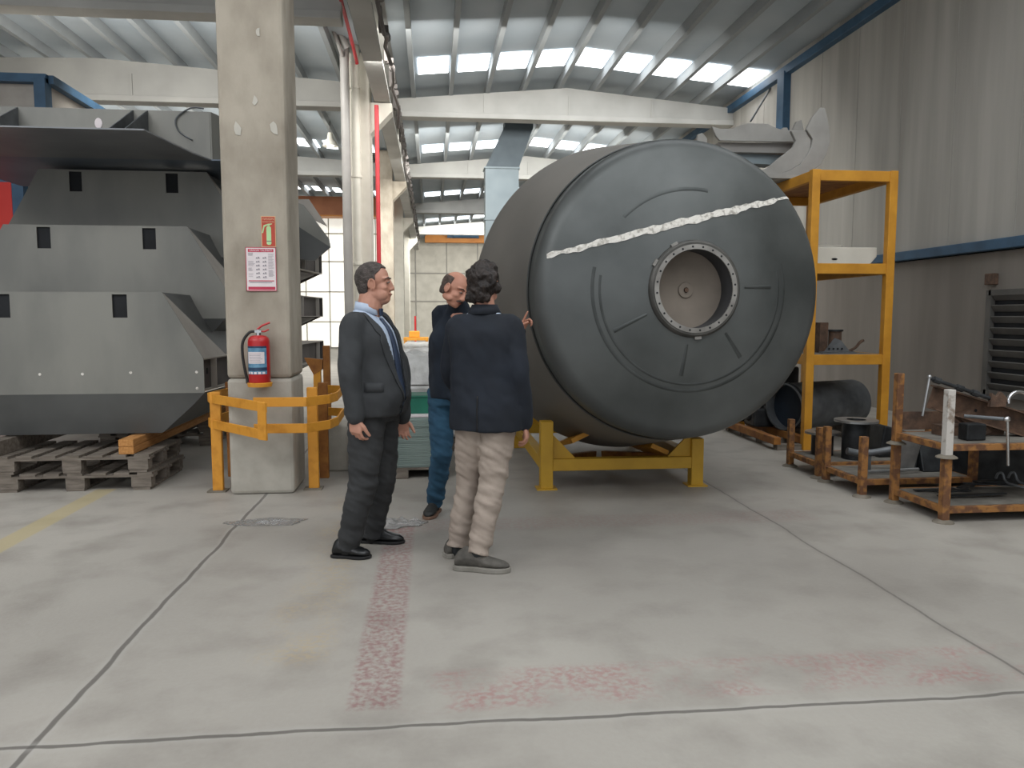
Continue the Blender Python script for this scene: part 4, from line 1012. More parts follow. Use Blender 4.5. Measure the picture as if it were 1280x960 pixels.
# contents of stillage C: flanged fittings
def fitting(c, r, h, label, m='steel_light'):
    t = thing('flanged_fitting', label, 'pipe fitting', c)
    mb = MB(); mb.lathe([(r * .62, 0), (r * .62, h)], c, (0, 0, 1), 28, cap=True); mb.build('barrel', M['steel_dark'], t, smooth=True)
    mb = MB(); mb.lathe([(r * .45, h), (r, h), (r, h + .02), (r * .45, h + .02)], c, (0, 0, 1), 32); mb.build('flange', M[m], t)
    mb = MB(); mb.lathe([(r * .45, h + .005), (.001, h + .005)], c, (0, 0, 1), 20); mb.build('bore', M['black'], t)
    return t
zC = .12 + .026
fitting(V((gC.x + .22, CY0 + .36, zC)), .16, .2, 'flanged fitting with pale round flange at the left of the third stillage')
fitting(V((gC.x + .42, CY0 + .14, zC)), .19, .34, 'taller flanged fitting with wide pale flange in the third stillage')
mb = MB(); p = V((gC.x + .86, CY0 + .25, zC)); mb.prism([p + V((-.2, -.1, 0)), p + V((.2, -.1, 0)), p + V((.2, -.1, .2)), p + V((-.15, -.1, .3))], (0, .3, 0)); tag(mb.build('scrap_block', M['steel_dark'], bevel=.015), 'dark steel block at the right of the third stillage', 'scrap steel')
# skid with gearbox parts, and the big horizontal tube behind
gS = G(985, 566); gS2 = G(915, 537)
t = thing('timber_skid', 'long ochre timber skid on the floor beside the drum', 'skid', (gS.x + .2, (gS.y + gS2.y) / 2, 0))
for dx in (0, .32):
    mb = MB(); mb.bar((gS.x + dx - .05, gS.y + .15, .1), (gS.x + dx - .05, gS2.y, .1), .08, .08); mb.build('runner', M['guard_dark'], t, bevel=.005)
for k in range(4):
    y = gS.y + .2 + k * (gS2.y - gS.y - .3) / 3
    mb = MB(); mb.box((gS.x + .16, y, .03), (.42, .1, .06)); mb.build('foot_block', M['wood'], t)
for k, (dx, y, sz) in enumerate(((.14, gS.y + 1.05, (.26, .3, .22)), (.12, gS.y + 1.5, (.2, .25, .16)), (.18, gS.y + 1.95, (.26, .3, .28)))):
    mb = MB(); c = V((gS.x + dx, y, .142)); mb.box(c + V((0, 0, sz[2] / 2)), sz); mb.cyl(c + V((-sz[0] / 2 - .03, 0, sz[2] * .55)), c + V((-sz[0] / 2 + .02, 0, sz[2] * .55)), .06, n=16); mb.cyl(c + V((0, 0, sz[2] - .01)), c + V((0, 0, sz[2] + .05)), .05, n=14)
    tag(mb.build('gearbox_part', M['steel_dark'], bevel=.02), ['dark gearbox casing on the skid nearest the open tube end', 'smaller dark casing on the skid, second from the open tube end', 'dark casing at the far end of the skid'][k], 'machine part')
a = P(979, 522, gS.y + .62); ax = V((.93, .37, 0)); r_ = .27
a.z = r_ + .145
t = thing('steel_tube', 'large grey steel tube with a dark open end lying under the yellow rack', 'tube', (a.x + .5, a.y + .2, 0))
mb = MB(); mb.lathe([(r_ - .015, 0), (r_, 0), (r_, 1.15), (r_ - .015, 1.15), (r_ - .015, 0)], a, ax, 40); mb.build('tube', M['steel_mid'], t, smooth=True)
mb = MB(); mb.lathe([(r_ - .016, .12), (.001, .12)], a, ax, 40); mb.build('bore_shade', mat('blue black bore shade', '#131c26', '#1d2a38', 4, .6), t)  # dark disc set inside the open bore to stand for its shade
mb = MB(); mb.lathe([(r_ + .001, .02), (r_ + .012, .02), (r_ + .012, .05), (r_ + .001, .05)], a, ax, 40); mb.build('end_rim', M['steel_dark'], t)
for f in (.2, 1.0): p = a + ax * f; mb = MB(); mb.prism([(p.x - .05, p.y - .28, .0), (p.x - .05, p.y + .28, .0), (p.x - .05, p.y + .24, .2), (p.x - .05, p.y, .14), (p.x - .05, p.y - .24, .2)], (.08, 0, 0)); mb.build('chock', M['wood'], t)
c = V((SX0 + .45, SY1 - .16, 0)); t = thing('drum_barrel', 'dark upright barrel under the lower shelf of the rack', 'barrel', c)
mb = MB(); mb.lathe([(.001, 0), (.21, 0), (.22, .02), (.22, .28), (.226, .3), (.22, .32), (.22, .78), (.21, .8), (.001, .8)], c, (0, 0, 1), 32); mb.build('body', M['steel_dark'], t, smooth=True)

# ------------------------------------------------------------------ sheet stack with crate and film
gs = G(500, 612); SYf = 6.75
sx0, sx1 = P(440, 600, SYf).x, P(563, 600, SYf).x
t = thing('wooden_pallet', 'low dark pallet under the pale green sheet stack', 'pallet', ((sx0 + sx1) / 2, SYf + .4, 0))
for k in range(3):
    mb = MB(); mb.box((sx0 + .08 + k * (sx1 - sx0 - .16) / 2, SYf + .42, .04), (.12, .84, .08)); mb.build('bearer', M['wood'], t)
mb = MB(); mb.box(((sx0 + sx1) / 2, SYf + .42, .09), (sx1 - sx0, .84, .02)); mb.build('top_board', M['wood'], t)
zt = P(530, 524, SYf).z; n = 26; hsh = (zt - .10) / n; proto = None; random.seed(2)
for k in range(n):
    c = V(((sx0 + sx1) / 2 + random.uniform(-.006, .006), SYf + .42 + random.uniform(-.006, .006), .10 + hsh * k))
    if proto is None:
        mb = MB(); mb.box(c + V((0, 0, hsh / 2 - .001)), (sx1 - sx0 - .02, .82, hsh - .003)); proto = mb.build('stacked_sheet', M['sheet'])
        tag(proto, 'pale green flat sheet in the stack behind the men', 'sheet', 'sheets stacked on the low pallet'); cz0 = c.z; off = proto.location - c
    else:
        o = proto.copy(); COL.objects.link(o); o.location = c + off
mb = MB(); L = []; random.seed(9)
def lump(name, c, sx, sy, sz, m, label, cat, seed, n=26):
    mb = MB(); L = []
    for i in range(n + 1):
        row = []
        for j in range(n + 1):
            u_, v_ = i / n * 2 - 1, j / n * 2 - 1
            e = max(0, 1 - max(abs(u_), abs(v_)) ** 6) ** .5
            h = sz * e * (.75 + .35 * noise.noise(V((u_ * 2 + seed, v_ * 2, seed)))) + .03 * sz * noise.noise(V((u_ * 9, v_ * 9, seed)))
            row.append(mb.bm.verts.new((c[0] + u_ * sx * (1 + .03 * noise.noise(V((u_ * 5, v_ * 5, seed + 3)))), c[1] + v_ * sy, c[2] + max(.002, h))))
        L.append(row)
    for i in range(n):
        for j in range(n): mb.bm.faces.new((L[i][j], L[i + 1][j], L[i + 1][j + 1], L[i][j + 1]))
    edge = [L[0][j] for j in range(n + 1)] + [L[i][n] for i in range(1, n + 1)] + [L[n][j] for j in range(n - 1, -1, -1)] + [L[i][0] for i in range(n - 1, 0, -1)]
    mb.bm.faces.new(edge)
    return tag(mb.build(name, m, smooth=True), label, cat)
M['clear_film'] = mat('clear film', '#c9c7c3', '#dedcd9', 9, .2, bump=.6, bscale=20, spec=.7, trans=.75)
def scrap(name, c, sx, sy, sz, m, label, cat, seed, n=18):
    mb = MB(); rings = []; K = 40
    for j in range(1, n + 1):
        row = []
        for i in range(K):
            a = 2 * PI * i / K; rr = j / n * (1 + .45 * noise.noise(V((math.cos(a) * 1.7 + seed, math.sin(a) * 1.7, seed)))+ .12 * noise.noise(V((math.cos(a) * 6 + seed, math.sin(a) * 6, seed))))
            x, y = math.cos(a) * rr, math.sin(a) * rr
            h = abs(noise.noise(V((x * 3.1 + seed, y * 2.3, seed)))) * 1.6 * (1 - (j / n) ** 4) + .25 * abs(noise.noise(V((x * 11, y * 9, seed))))
            row.append(mb.bm.verts.new((c[0] + x * sx, c[1] + y * sy, c[2] + sz * max(0, h))))
        rings.append(row)
    mb.skinrings(rings, cap=False); mb.bm.faces.new(rings[0])
    o = tag(mb.build(name, m, smooth=True), label, cat); q = o.modifiers.new('s', 'SOLIDIFY'); q.thickness = .0015; return o
xm = (sx0 + sx1) / 2
mb = MB()
for k, (dx, dy, a_) in enumerate(((.12, .12, .06), (.0, .2, -.08))):
    mb = MB(); mb.box((xm + dx + .08, SYf + .26 + dy * .3, zt + .004 + .006 * k), (.5, .34, .004), Matrix.Rotation(a_, 3, 'Z')); tag(mb.build('paper_sheet', M['paper']), ['white paper sheet lying flat on the sheet stack edge', 'second white paper sheet turned slightly on the sheet stack'][k], 'paper')
cc = P(527, 505, SYf + .45); 
t = thing('plastic_crate', 'green plastic crate on top of the pale sheet stack', 'crate', (cc.x, cc.y, zt + .012))
cw, cd, ch = .36, .3, .16; zc_ = zt + .013
for (dx, dy, sx_, sy_) in ((0, -cd / 2, cw, .02), (0, cd / 2, cw, .02), (-cw / 2, 0, .02, cd), (cw / 2, 0, .02, cd)):
    mb = MB(); mb.box((cc.x + dx, cc.y + dy, zc_ + ch / 2), (sx_, sy_, ch)); mb.build('side', M['green'], t, bevel=.004)
mb = MB(); mb.box((cc.x, cc.y, zc_ + .01), (cw, cd, .015)); mb.build('base', M['green'], t)
mb = MB(); mb.box((cc.x, cc.y, zc_ + ch), (cw + .04, cd + .04, .018)); mb.build('lid', M['green'], t, bevel=.006)
def stack_base(x, y, w, d, h, label):
    t = thing('wrapped_load', label, 'wrapped pallet', (x, y, 0))
    mb = MB(); mb.box((x, y, .07), (w, d, .14)); mb.build('pallet', M['wood'], t)
    mb = MB(); mb.box((x, y, .14 + (h - .14) / 2), (w * .96, d * .96, h - .14)); mb.build('load', M['film'], t, bevel=.04)
    return t
stack_base(.1, 8.6, 1.1, 1.0, .72, 'film wrapped pallet load behind the sheet stack')
lump('plastic_film', (.08, 8.6, .72), .52, .48, .42, M['film'], 'crumpled clear plastic film heaped on the wrapped load behind the crate', 'plastic film', 4)
stack_base(.0, 11.0, 1.2, 1.0, .8, 'second film wrapped pallet farther down the aisle')
lump('plastic_film', (.0, 11.0, .8), .5, .45, .22, M['film'], 'white plastic film on the second wrapped pallet', 'plastic film', 8)
stack_base(.1, 14.5, 1.3, 1.2, .95, 'third wrapped pallet far down the aisle')
# brown plank upright
p = P(540, 500, 7.75); zt_ = P(540, 472, 7.75).z
mb = MB(); mb.box((p.x, 7.75, zt_ / 2), (.06, .05, zt_)); tag(mb.build('upright_plank', mat('reddish brown board', '#5d4238', '#6b4e42', 5, .8)), 'narrow reddish brown board standing upright beside the jeans', 'board')
# scraps and clear film on the floor behind the men
scrap('plastic_film', (G(495, 655).x - .08, G(495, 655).y, .003), .27, .12, .05, M['clear_film'], 'crumpled clear plastic wrap on the floor behind the black shoes', 'plastic film', 2, 20)
scrap('plastic_film', (G(335, 653).x, G(335, 653).y, .003), .26, .10, .018, M['clear_film'], 'flat clear plastic scrap on the floor left of the charcoal suit man', 'plastic film', 6, 20)
# far clutter
p = G(516, 452); t = thing('work_trestle', 'yellow steel trestle far down the aisle', 'trestle', (-.35, 22.0, 0))
for x in (-.75, -.15):
    for y in (21.8, 22.4):
        mb = MB(); mb.box((x, y, .4), (.07, .07, .8)); mb.build('leg', M['guard'], t)
for z in (.8, .4): mb = MB(); mb.box((-.45, 22.1, z), (.7, .7, .08)); mb.build('frame', M['guard'], t)
mb = MB(); mb.box((-.5, 22.1, .93), (.3, .3, .18)); mb.build('saddle', M['guard'], t, bevel=.02)
t = thing('work_table', 'white topped work table far down the aisle', 'table', (.55, 17, 0))
mb = MB(); mb.box((.5, 17, .82), (1.4, .9, .06)); mb.build('table_top', M['paper'], t)
for x in (-.1, 1.1):
    for y in (16.65, 17.35): mb = MB(); mb.box((x, y, .395), (.06, .06, .79)); mb.build('leg', M['pipe_grey'], t)
t = thing('wire_rack', 'white upright wire rack far down the aisle', 'rack', (.65, 22, 0))
for k in range(6): mb = MB(); mb.bar((.25 + k * .16, 22, 0), (.25 + k * .16, 22, 1.35), .04, .04); mb.build('upright', M['paper'], t)
for z in (.3, .8, 1.32): mb = MB(); mb.box((.65, 22, z), (.9, .06, .05)); mb.build('crossbar', M['paper'], t)
t = thing('red_cart', 'small red trolley far down the aisle', 'trolley', (-.3, 26, 0))
mb = MB(); mb.box((-.3, 26, .35), (.6, .8, .1)); mb.build('tray', M['red'], t)
mb = MB(); mb.box((-.55, 26, .9), (.06, .5, 1.1)); mb.build('handle', M['red'], t)
for sx_ in (-.22, .22): mb = MB(); mb.cyl((-.3 + sx_ - .03, 26, .15), (-.3 + sx_ + .03, 26, .15), .15); mb.build('wheel', M['rubber'], t)
p = G(425, 625)
mb = MB(); mb.box((P(424, 600, 7.3).x, 7.3, .22), (.22, .3, .44)); tag(mb.build('concrete_block', M['plaster_base'], bevel=.02), 'pale block on the floor just right of the column guard', 'block')
# a row of work benches down the left side of the right bay
# ------------------------------------------------------------------ people
def Z(v, z): return V((v.x, v.y, z))
def frame(F):
    F = V(F).normalized(); R = F.cross(V((0, 0, 1))).normalized(); U = R.cross(F).normalized(); return F, R, U
def interp(rings, n=4):
    """Catmull interpolation over tuples (centre, ax, ay)"""
    out = []
    for i in range(len(rings) - 1):
        g = [rings[max(i - 1, 0)], rings[i], rings[i + 1], rings[min(i + 2, len(rings) - 1)]]
        for k in range(n):
            t = k / n; o = []
            for j in range(3):
                p0, p1, p2, p3 = [q[j] for q in g]
                o.append(.5 * ((2 * p1) + (p2 - p0) * t + (2 * p0 - 5 * p1 + 4 * p2 - p3) * t * t + (3 * p1 - p0 - 3 * p2 + p3) * t ** 3))
            out.append(tuple(o))
    out.append(rings[-1]); return out
def torso(mb, rings, e=2.3, n=28, grow=0):
    """rings: (centre, F, halfwidth, halfdepth)"""
    q = []
    for c, F, w, d in rings:
        F, R, U = frame(F); q.append((V(c), R * (w + grow), F * (d + grow)))
    mb.skinrings([mb.ring(c, a, b, n, e) for c, a, b in interp(q)])
def limb(mb, pts, rads, n=16): mb.tube(pts, 0, n, rads=rads, round_=True, smooth=5)

def head_shapes(mb, C, F, R, U, s=1.0, nose=1.0):
    def E(r, f, u, rx, ry, rz, n=20): mb.ell(C + R * r * s + F * f * s + U * u * s, rx * s, ry * s, rz * s, R, F, U, n)
    E(0, -.012, .03, .075, .098, .092, 28)
    E(0, .030, -.035, .060, .062, .078, 24)
    E(0, .050, -.080, .036, .040, .034)
    E(0, .068, -.096, .020, .020, .017)
    E(0, .062, .022, .056, .030, .016)          # brow
    E(-.034, .056, -.032, .024, .026, .022); E(.034, .056, -.032, .024, .026, .022)  # cheeks
    for sd in (-1, 1):
        E(sd * .052, .012, -.065, .018, .045, .026)      # jaw
        c = C + R * sd * .077 * s + F * -.005 * s + U * -.012 * s
        mb.ell(c, .006 * s, .019 * s, .033 * s, (R + F * -.35 * sd * sd).normalized(), F, U, 16)
        mb.tube([c + R * sd * .006 + F * (.004 + .019 * math.cos(a)) * s + U * .032 * s * math.sin(a) for a in [math.radians(x) for x in range(-60, 230, 30)]], .005 * s, 8, smooth=2)
        E(sd * .030, .085, .002, .016, .010, .0055)    # eyelid
    mb.tube([C + (F * .088 + U * .012) * s, C + (F * .098 + U * -.018) * s, C + (F * .103 + U * -.038) * s], 0, 12, rads=[.009 * s, .011 * s * nose, .0135 * s * nose], round_=True, smooth=3)
    for sd in (-1, 1): E(sd * .012, .096, -.043, .009, .011, .008, 12)
    E(0, .084, -.066, .024, .012, .006, 14); E(0, .083, -.077, .021, .012, .007, 14)

def hand_shapes(mb, w, D, N, T, curl=(.5, .5, .5, .5), s=1.0, thumb=.5, ext=None):
    """w wrist, D towards fingers, N palm normal, T towards the thumb"""
    D, N, T = V(D).normalized(), V(N).normalized(), V(T).normalized()
    q = [(w - D * .02, T * .026, N * .020), (w + D * .02, T * .032, N * .017), (w + D * .055, T * .041, N * .015), (w + D * .085, T * .041, N * .013), (w + D * .095, T * .036, N * .010)]
    mb.skinrings([mb.ring(c, a * s, b * s, 16, 2.6) for c, a, b in interp(q, 3)])
    L = [.074, .083, .077, .060]; 
    for i in range(4):
        off = .031 - i * .0205
        p = w + D * (.088 - .004 * abs(i - 1)) * s + T * off * s
        d = (D + T * (.10 - i * .07)).normalized(); pts = [p - d * .02 * s, p]; a = 0
        for j, f in enumerate((.45, .31, .24)):
            a += curl[i] * (.9, 1.15, .8)[j]
            dd = d * math.cos(a) + N * math.sin(a); p = p + dd * L[i] * f * s; pts.append(p)
        mb.tube(pts, 0, 10, rads=[.0095 * s, .0095 * s, .0088 * s, .008 * s, .007 * s], round_=True)
    p = w + D * .025 * s + T * .022 * s; d = (D * .75 + T * .75 + N * thumb * .6).normalized()
    p2 = p + d * .042 * s; d2 = (D * .95 + T * .3 + N * thumb).normalized(); p3 = p2 + d2 * .032 * s; p4 = p3 + (d2 + N * .2).normalized() * .024 * s
    mb.tube([p - d * .01, p2, p3, p4], 0, 10, rads=[.015 * s, .0125 * s, .0105 * s, .0085 * s], round_=True)

def shoe(parent, heel, toe, w, m, msole, boot=.1, name='shoe', sole_h=.022):
    heel = V((heel[0], heel[1], 0)); toe = V((toe[0], toe[1], 0)); F = (toe - heel); L = F.length; F.normalize(); S = F.cross(V((0, 0, 1)))
    # outline widths along the foot
    prof = [(0.0, .55), (.06, .8), (.2, .82), (.4, .78), (.62, 1.0), (.78, 1.0), (.9, .8), (.97, .5), (1.0, .2)]
    hts = [(.0, .055), (.06, .085), (.15, boot + .015), (.34, boot + .01), (.45, .09), (.58, .066), (.75, .05), (.9, .04), (1.0, .022)]
    def h_at(t):
        for (a, b), (c, d) in zip(hts, hts[1:]):
            if a <= t <= c: return b + (d - b) * (t - a) / (c - a)
        return hts[-1][1]
    mb = MB(); rings = []
    for t, ww in prof + []:
        hh = h_at(t); c = heel + F * (L * t)
        n = 16; r = []
        for i in range(n):
            a = 2 * PI * i / n; x = math.cos(a) * w * ww; z = math.sin(a)
            zz_ = sole_h * .8 + (hh * (.5 + .5 * z) if z > -.4 else hh * .3 * (1 + z))
            top = max(0, z); r.append(mb.bm.verts.new(c + S * (x * (1 - .45 * top * (1 if t < .5 else .5))) + V((0, 0, max(sole_h * .7, zz_)))))
        rings.append(r)
    mb.skinrings(rings); me = fuse(mb, .006, 3); o = link_mesh(name, me, m, parent, smooth=True)
    mb = MB(); L1, L2 = [], []
    ol = [(heel + F * (L * t * 1.0 + (-.006 if t == 0 else (.006 if t == 1 else 0))) + S * sd * (w * ww + .004)) for sd, seq in ((1, prof), (-1, list(reversed(prof)))) for t, ww in seq]
    mb.prism([q + V((0, 0, .001)) for q in ol], (0, 0, sole_h)); mb.build('sole', msole, o, bevel=.004)
    # heel block + laces
    mb = MB()
    for k in range(4):
        t = .36 + k * .07; c = heel + F * (L * t) + V((0, 0, h_at(t) + sole_h * .8 - .001)); mb.tube([c - S * w * .35, c + V((0, 0, .004)), c + S * w * .35], .0028, 6)
    mb.build('laces', msole if msole == M['sole_black'] else M['rubber'], o)
    return o

def bvh_of(o):
    me = o.data; off = base_of(o)
    return BVHTree.FromPolygons([v.co + off for v in me.vertices], [p.vertices[:] for p in me.polygons])
def project_grid(rows, bvh, d, off, name, m, parent, thick=.004):
    """rows of 3D points pushed along d on to a surface"""
    mb = MB(); d = V(d).normalized(); L = []
    for row in rows:
        r = []
        for p in row:
            h = bvh.ray_cast(p - d * .6, d); q = (h[0] - d * off) if h[0] is not None else p
            r.append(q)
        L.append(r)
    # drop rows that missed wildly
    A = [[mb.bm.verts.new(q) for q in r] for r in L]
    for a, b in zip(A, A[1:]):
        for i in range(len(a) - 1): mb.bm.faces.new((a[i], a[i + 1], b[i + 1], b[i]))
    o = mb.build(name, m, parent, smooth=True); s = o.modifiers.new('solid', 'SOLIDIFY'); s.thickness = thick; s.offset = 0
    return o
def hair_cap(parent, C, F, R, U, keep, m, name='hair', grow=1.06, puff=0, blobs=None, seed=1, vox=.005):
    mb = MB(); mb.ell(C + F * -.012 + U * .03, .075 * grow, .098 * grow, .092 * grow, R, F, U, 32)
    mb.ell(C + F * -.035 + U * -.02, .068 * grow, .066 * grow, .065 * grow, R, F, U, 28)
    for b in (blobs or []): mb.ell(C + R * b[0] + F * b[1] + U * b[2], b[3], b[3], b[3], R, F, U, 14)
    me = fuse(mb, vox, 3, disp=puff, dscale=.02, seed=seed)
    bm = bmesh.new(); bm.from_mesh(me)
    dead = []
    for f in bm.faces:
        p = f.calc_center_median() - C
        if not keep(p.dot(F), p.dot(R), p.dot(U)): dead.append(f)
    bmesh.ops.delete(bm, geom=dead, context='FACES'); bm.to_mesh(me); bm.free()
    o = link_mesh(name, me, m, parent, smooth=True)
    s = o.modifiers.new('solid', 'SOLIDIFY'); s.thickness = .012; s.offset = -1
    return o
def face_bits(parent, C, F, R, U, hair, s=1.0):
    for sd in (-1, 1):
        mb = MB(); mb.ell(C + R * sd * .031 * s + F * .0855 * s + U * .000, .012, .0095, .0075, R, F, U, 14); e = mb.build('eye', M['eye_white'], parent, smooth=True)
        mb = MB(); mb.ell(C + R * sd * .031 * s + F * .0935 * s + U * .000, .0055, .003, .0058, R, F, U, 12); mb.build('iris', M['eye_dark'], e, smooth=True)
        mb = MB(); mb.tube([C + R * sd * .014 * s + F * .094 * s + U * .019 * s, C + R * sd * .033 * s + F * .091 * s + U * .026 * s, C + R * sd * .052 * s + F * .074 * s + U * .018 * s], 0, 8, rads=[.003, .0036, .002], smooth=3, round_=True); mb.build('eyebrow', hair, parent, smooth=True)
    mb = MB(); mb.tube([C + R * -.024 * s + F * .086 * s + U * -.0715 * s, C + F * .0955 * s + U * -.071 * s, C + R * .024 * s + F * .086 * s + U * -.0715 * s], 0, 8, rads=[.002, .0045, .002], smooth=4, round_=True); mb.build('lips', M['lip'], parent, smooth=True)

def body_mesh(parent, skin, C, F, R, U, neck, sh, el, wr, hip, kn, an, toes, chest_rings, hands, vox=.0042, headscale=1.0, nose=1.0, jowl=0):
    mb = MB(); head_shapes(mb, C, F, R, U, headscale, nose)
    if jowl:
        for sd in (-1, 1): mb.ell(C + R * sd * .036 + F * .035 + U * -.072, .034, .048, .04, R, F, U, 20)
        mb.ell(C + F * .035 + U * -.105, .048, .05, .028, R, F, U, 20); limb(mb, [C + F * -.012 + U * -.05, neck + F * .012], [.066, .075])
    limb(mb, [C + F * -.018 + U * -.03, C * .45 + neck * .55 + F * -.012, neck, neck + V((0, 0, -.06))], [.055, .057, .062, .075])
    torso(mb, chest_rings, grow=-.02)
    for i in (0, 1):
        limb(mb, [sh[i], sh[i].lerp(el[i], .5), el[i], el[i].lerp(wr[i], .45), wr[i]], [.055, .045, .038, .036, .026], 14)
        limb(mb, [hip[i], hip[i].lerp(kn[i], .5), kn[i], kn[i].lerp(an[i], .35), an[i]], [.08, .07, .05, .048, .035], 14)
        limb(mb, [an[i] + V((0, 0, -.01)), Z(an[i].lerp(toes[i], .5), .045), Z(an[i].lerp(toes[i], .8), .034)], [.030, .022, .012], 10)
        hand_shapes(mb, wr[i], *hands[i][:3], **hands[i][3])
    me = fuse(mb, vox, 2)
    return link_mesh('body', me, skin, parent, smooth=True)

def clothes_top(name, parent, m, rings, sh, el, wr, rad, vox=.009, disp=.006, grow=0, seed=0, extra=None, e=2.3):
    mb = MB(); torso(mb, rings, grow=grow, e=e)
    for i in (0, 1):
        r = [x + grow for x in rad]
        a, b = sh[i], wr[i]
        inn = sh[i] + (sum((q for q in sh), V((0, 0, 0))) / 2 - sh[i]) * .35
        limb(mb, [inn, sh[i], sh[i].lerp(el[i], .5), el[i], el[i].lerp(b, .5), b], [r[0] * .95] + r, 18)
    if extra: extra(mb)
    me = fuse(mb, vox, 7, disp=disp, dscale=.11, seed=seed)
    return link_mesh(name, me, m, parent, smooth=True)
def socks(parent, an, toes, m):
    for i in (0, 1):
        d = (toes[i] - an[i]); d.z = 0; d.normalize()
        mb = MB(); mb.tube([an[i] + V((0, 0, .03)), an[i] + V((0, 0, .0)), an[i] + V((0, 0, -.035))], 0, 18, rads=[.043, .043, .043], smooth=3, round_=True); mb.build('sock', m, parent, smooth=True)
def trousers(parent, m, hip, kn, an, rt, rk, ra, pel, vox=.009, disp=.008, seed=0, wob=.006, name='trousers', creases=7):
    mb = MB(); torso(mb, pel)
    for i in (0, 1):
        pts = [hip[i] + V((0, 0, .05)), hip[i], hip[i].lerp(kn[i], .5), kn[i], kn[i].lerp(an[i], .5), an[i] + V((0, 0, -.015))]; rr = [rt * .95, rt, (rt + rk) / 2 * 1.03, rk, (rk + ra) / 2, ra]
        q, qr = [], []
        for j in range(len(pts) - 1):
            for k in range(6):
                t = k / 6; q.append(pts[j].lerp(pts[j + 1], t)); qr.append(rr[j] * (1 - t) + rr[j + 1] * t)
        q.append(pts[-1]); qr.append(rr[-1]); N = len(q)
        for k in range(N):
            f = k / (N - 1); amp = wob * (.25 + .9 * math.exp(-((f - .58) / .13) ** 2) + 1.5 * math.exp(-((f - .97) / .12) ** 2)); qr[k] += amp * math.sin(k * 2.1 + i * 1.3)
        mb.tube(q, 0, 20, rads=qr)
    me = fuse(mb, vox, 3, disp=disp, dscale=.11, seed=seed, zs=2.6)
    # finer diagonal creases round the knee and ankle
    for v in me.vertices: pass
    return link_mesh(name, me, m, parent, smooth=True)

# ============ man in the charcoal suit ============
d0 = 4.72
gN = G(436, 696); gF = G(478, 678)
Ft = V((.93, -.37, 0)).normalized(); Rt = V((Ft.y, -Ft.x, 0))       # torso forward / his right (towards camera)
t = thing('person', 'heavy set man in a charcoal suit, pale blue shirt and navy tie standing in profile', 'person', ((gN.x + gF.x) / 2, (gN.y + gF.y) / 2, 0))
Yc = (gN.y + gF.y) / 2 - .03
shc = P(459, 397, Yc); 
C = P(468, 354, Yc)
Fh = V((.985, -.12, .06)); Fh, Rh, Uh = frame(Fh)
sh = [shc + Rt * .178 + V((0, 0, -.045)), shc - Rt * .178 + V((0, 0, -.045))]
el = [P(437, 463, Yc - .24), P(500, 463, Yc + .24)]
wr = [P(444, 521, Yc - .25), P(503, 521, Yc + .2)]
hipc = P(468, 505, Yc)
hip = [hipc + Rt * .09, hipc - Rt * .09]
an = [P(434, 683, gN.y), P(465, 666, gF.y)]
kn = [P(454, 603, Yc - .13), P(478, 598, Yc + .10)]
toes = [V((G(458, 697).x, gN.y - .03, .03)), V((G(500, 678).x, gF.y - .03, .03))]
neckp = shc + V((.0, 0, .06)) + Ft * .005
rings = [(hipc + V((0, 0, -.06)) + Ft * .01, Ft, .205, .155), (hipc + V((0, 0, .05)) + Ft * .025, Ft, .215, .175), (P(467, 470, Yc), Ft, .205, .18), (P(464, 440, Yc), Ft, .205, .17), (shc + V((0, 0, -.08)) + Ft * .01, Ft, .205, .14), (shc + V((0, 0, -.01)) - Ft * .01, Ft, .17, .105), (shc + V((0, 0, .035)) - Ft * .012, Ft, .10, .075), (shc + V((0, 0, .065)) - Ft * .008, Ft, .066, .062)]
hand_r = (V((.02, -.05, -1)), V((.55, .75, 0)), V((.8, -.5, -.1)), dict(curl=(.55, .6, .65, .7), thumb=.45, s=1.05))
hand_l = (V((.02, 0, -1)), V((.3, -.9, 0)), V((.9, .3, 0)), dict(curl=(.5, .5, .5, .5)))
body_mesh(t, M['skin1'], C, Fh, Rh, Uh, neckp, sh, el, wr, hip, kn, an, toes, rings[:-2], (hand_r, hand_l), headscale=1.03, nose=1.0, jowl=1)
face_bits(t, C, Fh, Rh, Uh, M['hair_grey'], 1.03)
def keep1(f, r, u):
    if u > .112: return f < .088
    if f > .052: return u > .088
    if f > .020: return u > .045 + (f - .02) * .95
    if f > -.005: return u > .016
    if f > -.03: return u > -.012 + 0 if abs(r) > .05 else True
    return u > -.068
hair_cap(t, C, Fh, Rh, Uh, keep1, M['hair_grey'], grow=1.09, puff=.002)
shirt = clothes_top('shirt', t, M['shirt'], rings, sh, el, wr, [.068, .06, .052, .045, .036], grow=-.008, disp=.002)
# collar
mb = MB(); nb = neckp + V((0, 0, -.012))
L = []
for k in range(33):
    a = math.radians(-160 + 320 * k / 32); dirv = (Ft * math.cos(a + PI) + Rt * math.sin(a + PI))
    back = (1 - math.cos(a)) / 2
    rr = .073; L.append([mb.bm.verts.new(nb + dirv * rr + V((0, 0, .052 - .04 * (1 - abs(math.cos(a / 2)))))), mb.bm.verts.new(nb + dirv * (rr + .012) + V((0, 0, -.012 - .035 * (1 - abs(math.cos(a / 2))) ** 2)))])
for a_, b_ in zip(L, L[1:]): mb.bm.faces.new((a_[0], a_[1], b_[1], b_[0]))
o = mb.build('collar', M['shirt'], shirt, smooth=True); s_ = o.modifiers.new('s', 'SOLIDIFY'); s_.thickness = .004
jk = clothes_top('jacket', t, M['suit'], [(c, F, w + (.02 if i < 3 else .012), d + (.012 if i < 3 else .006)) for i, (c, F, w, d) in enumerate(rings[:-1])], sh, el, wr, [.078, .074, .067, .060, .054], seed=3, disp=.007)
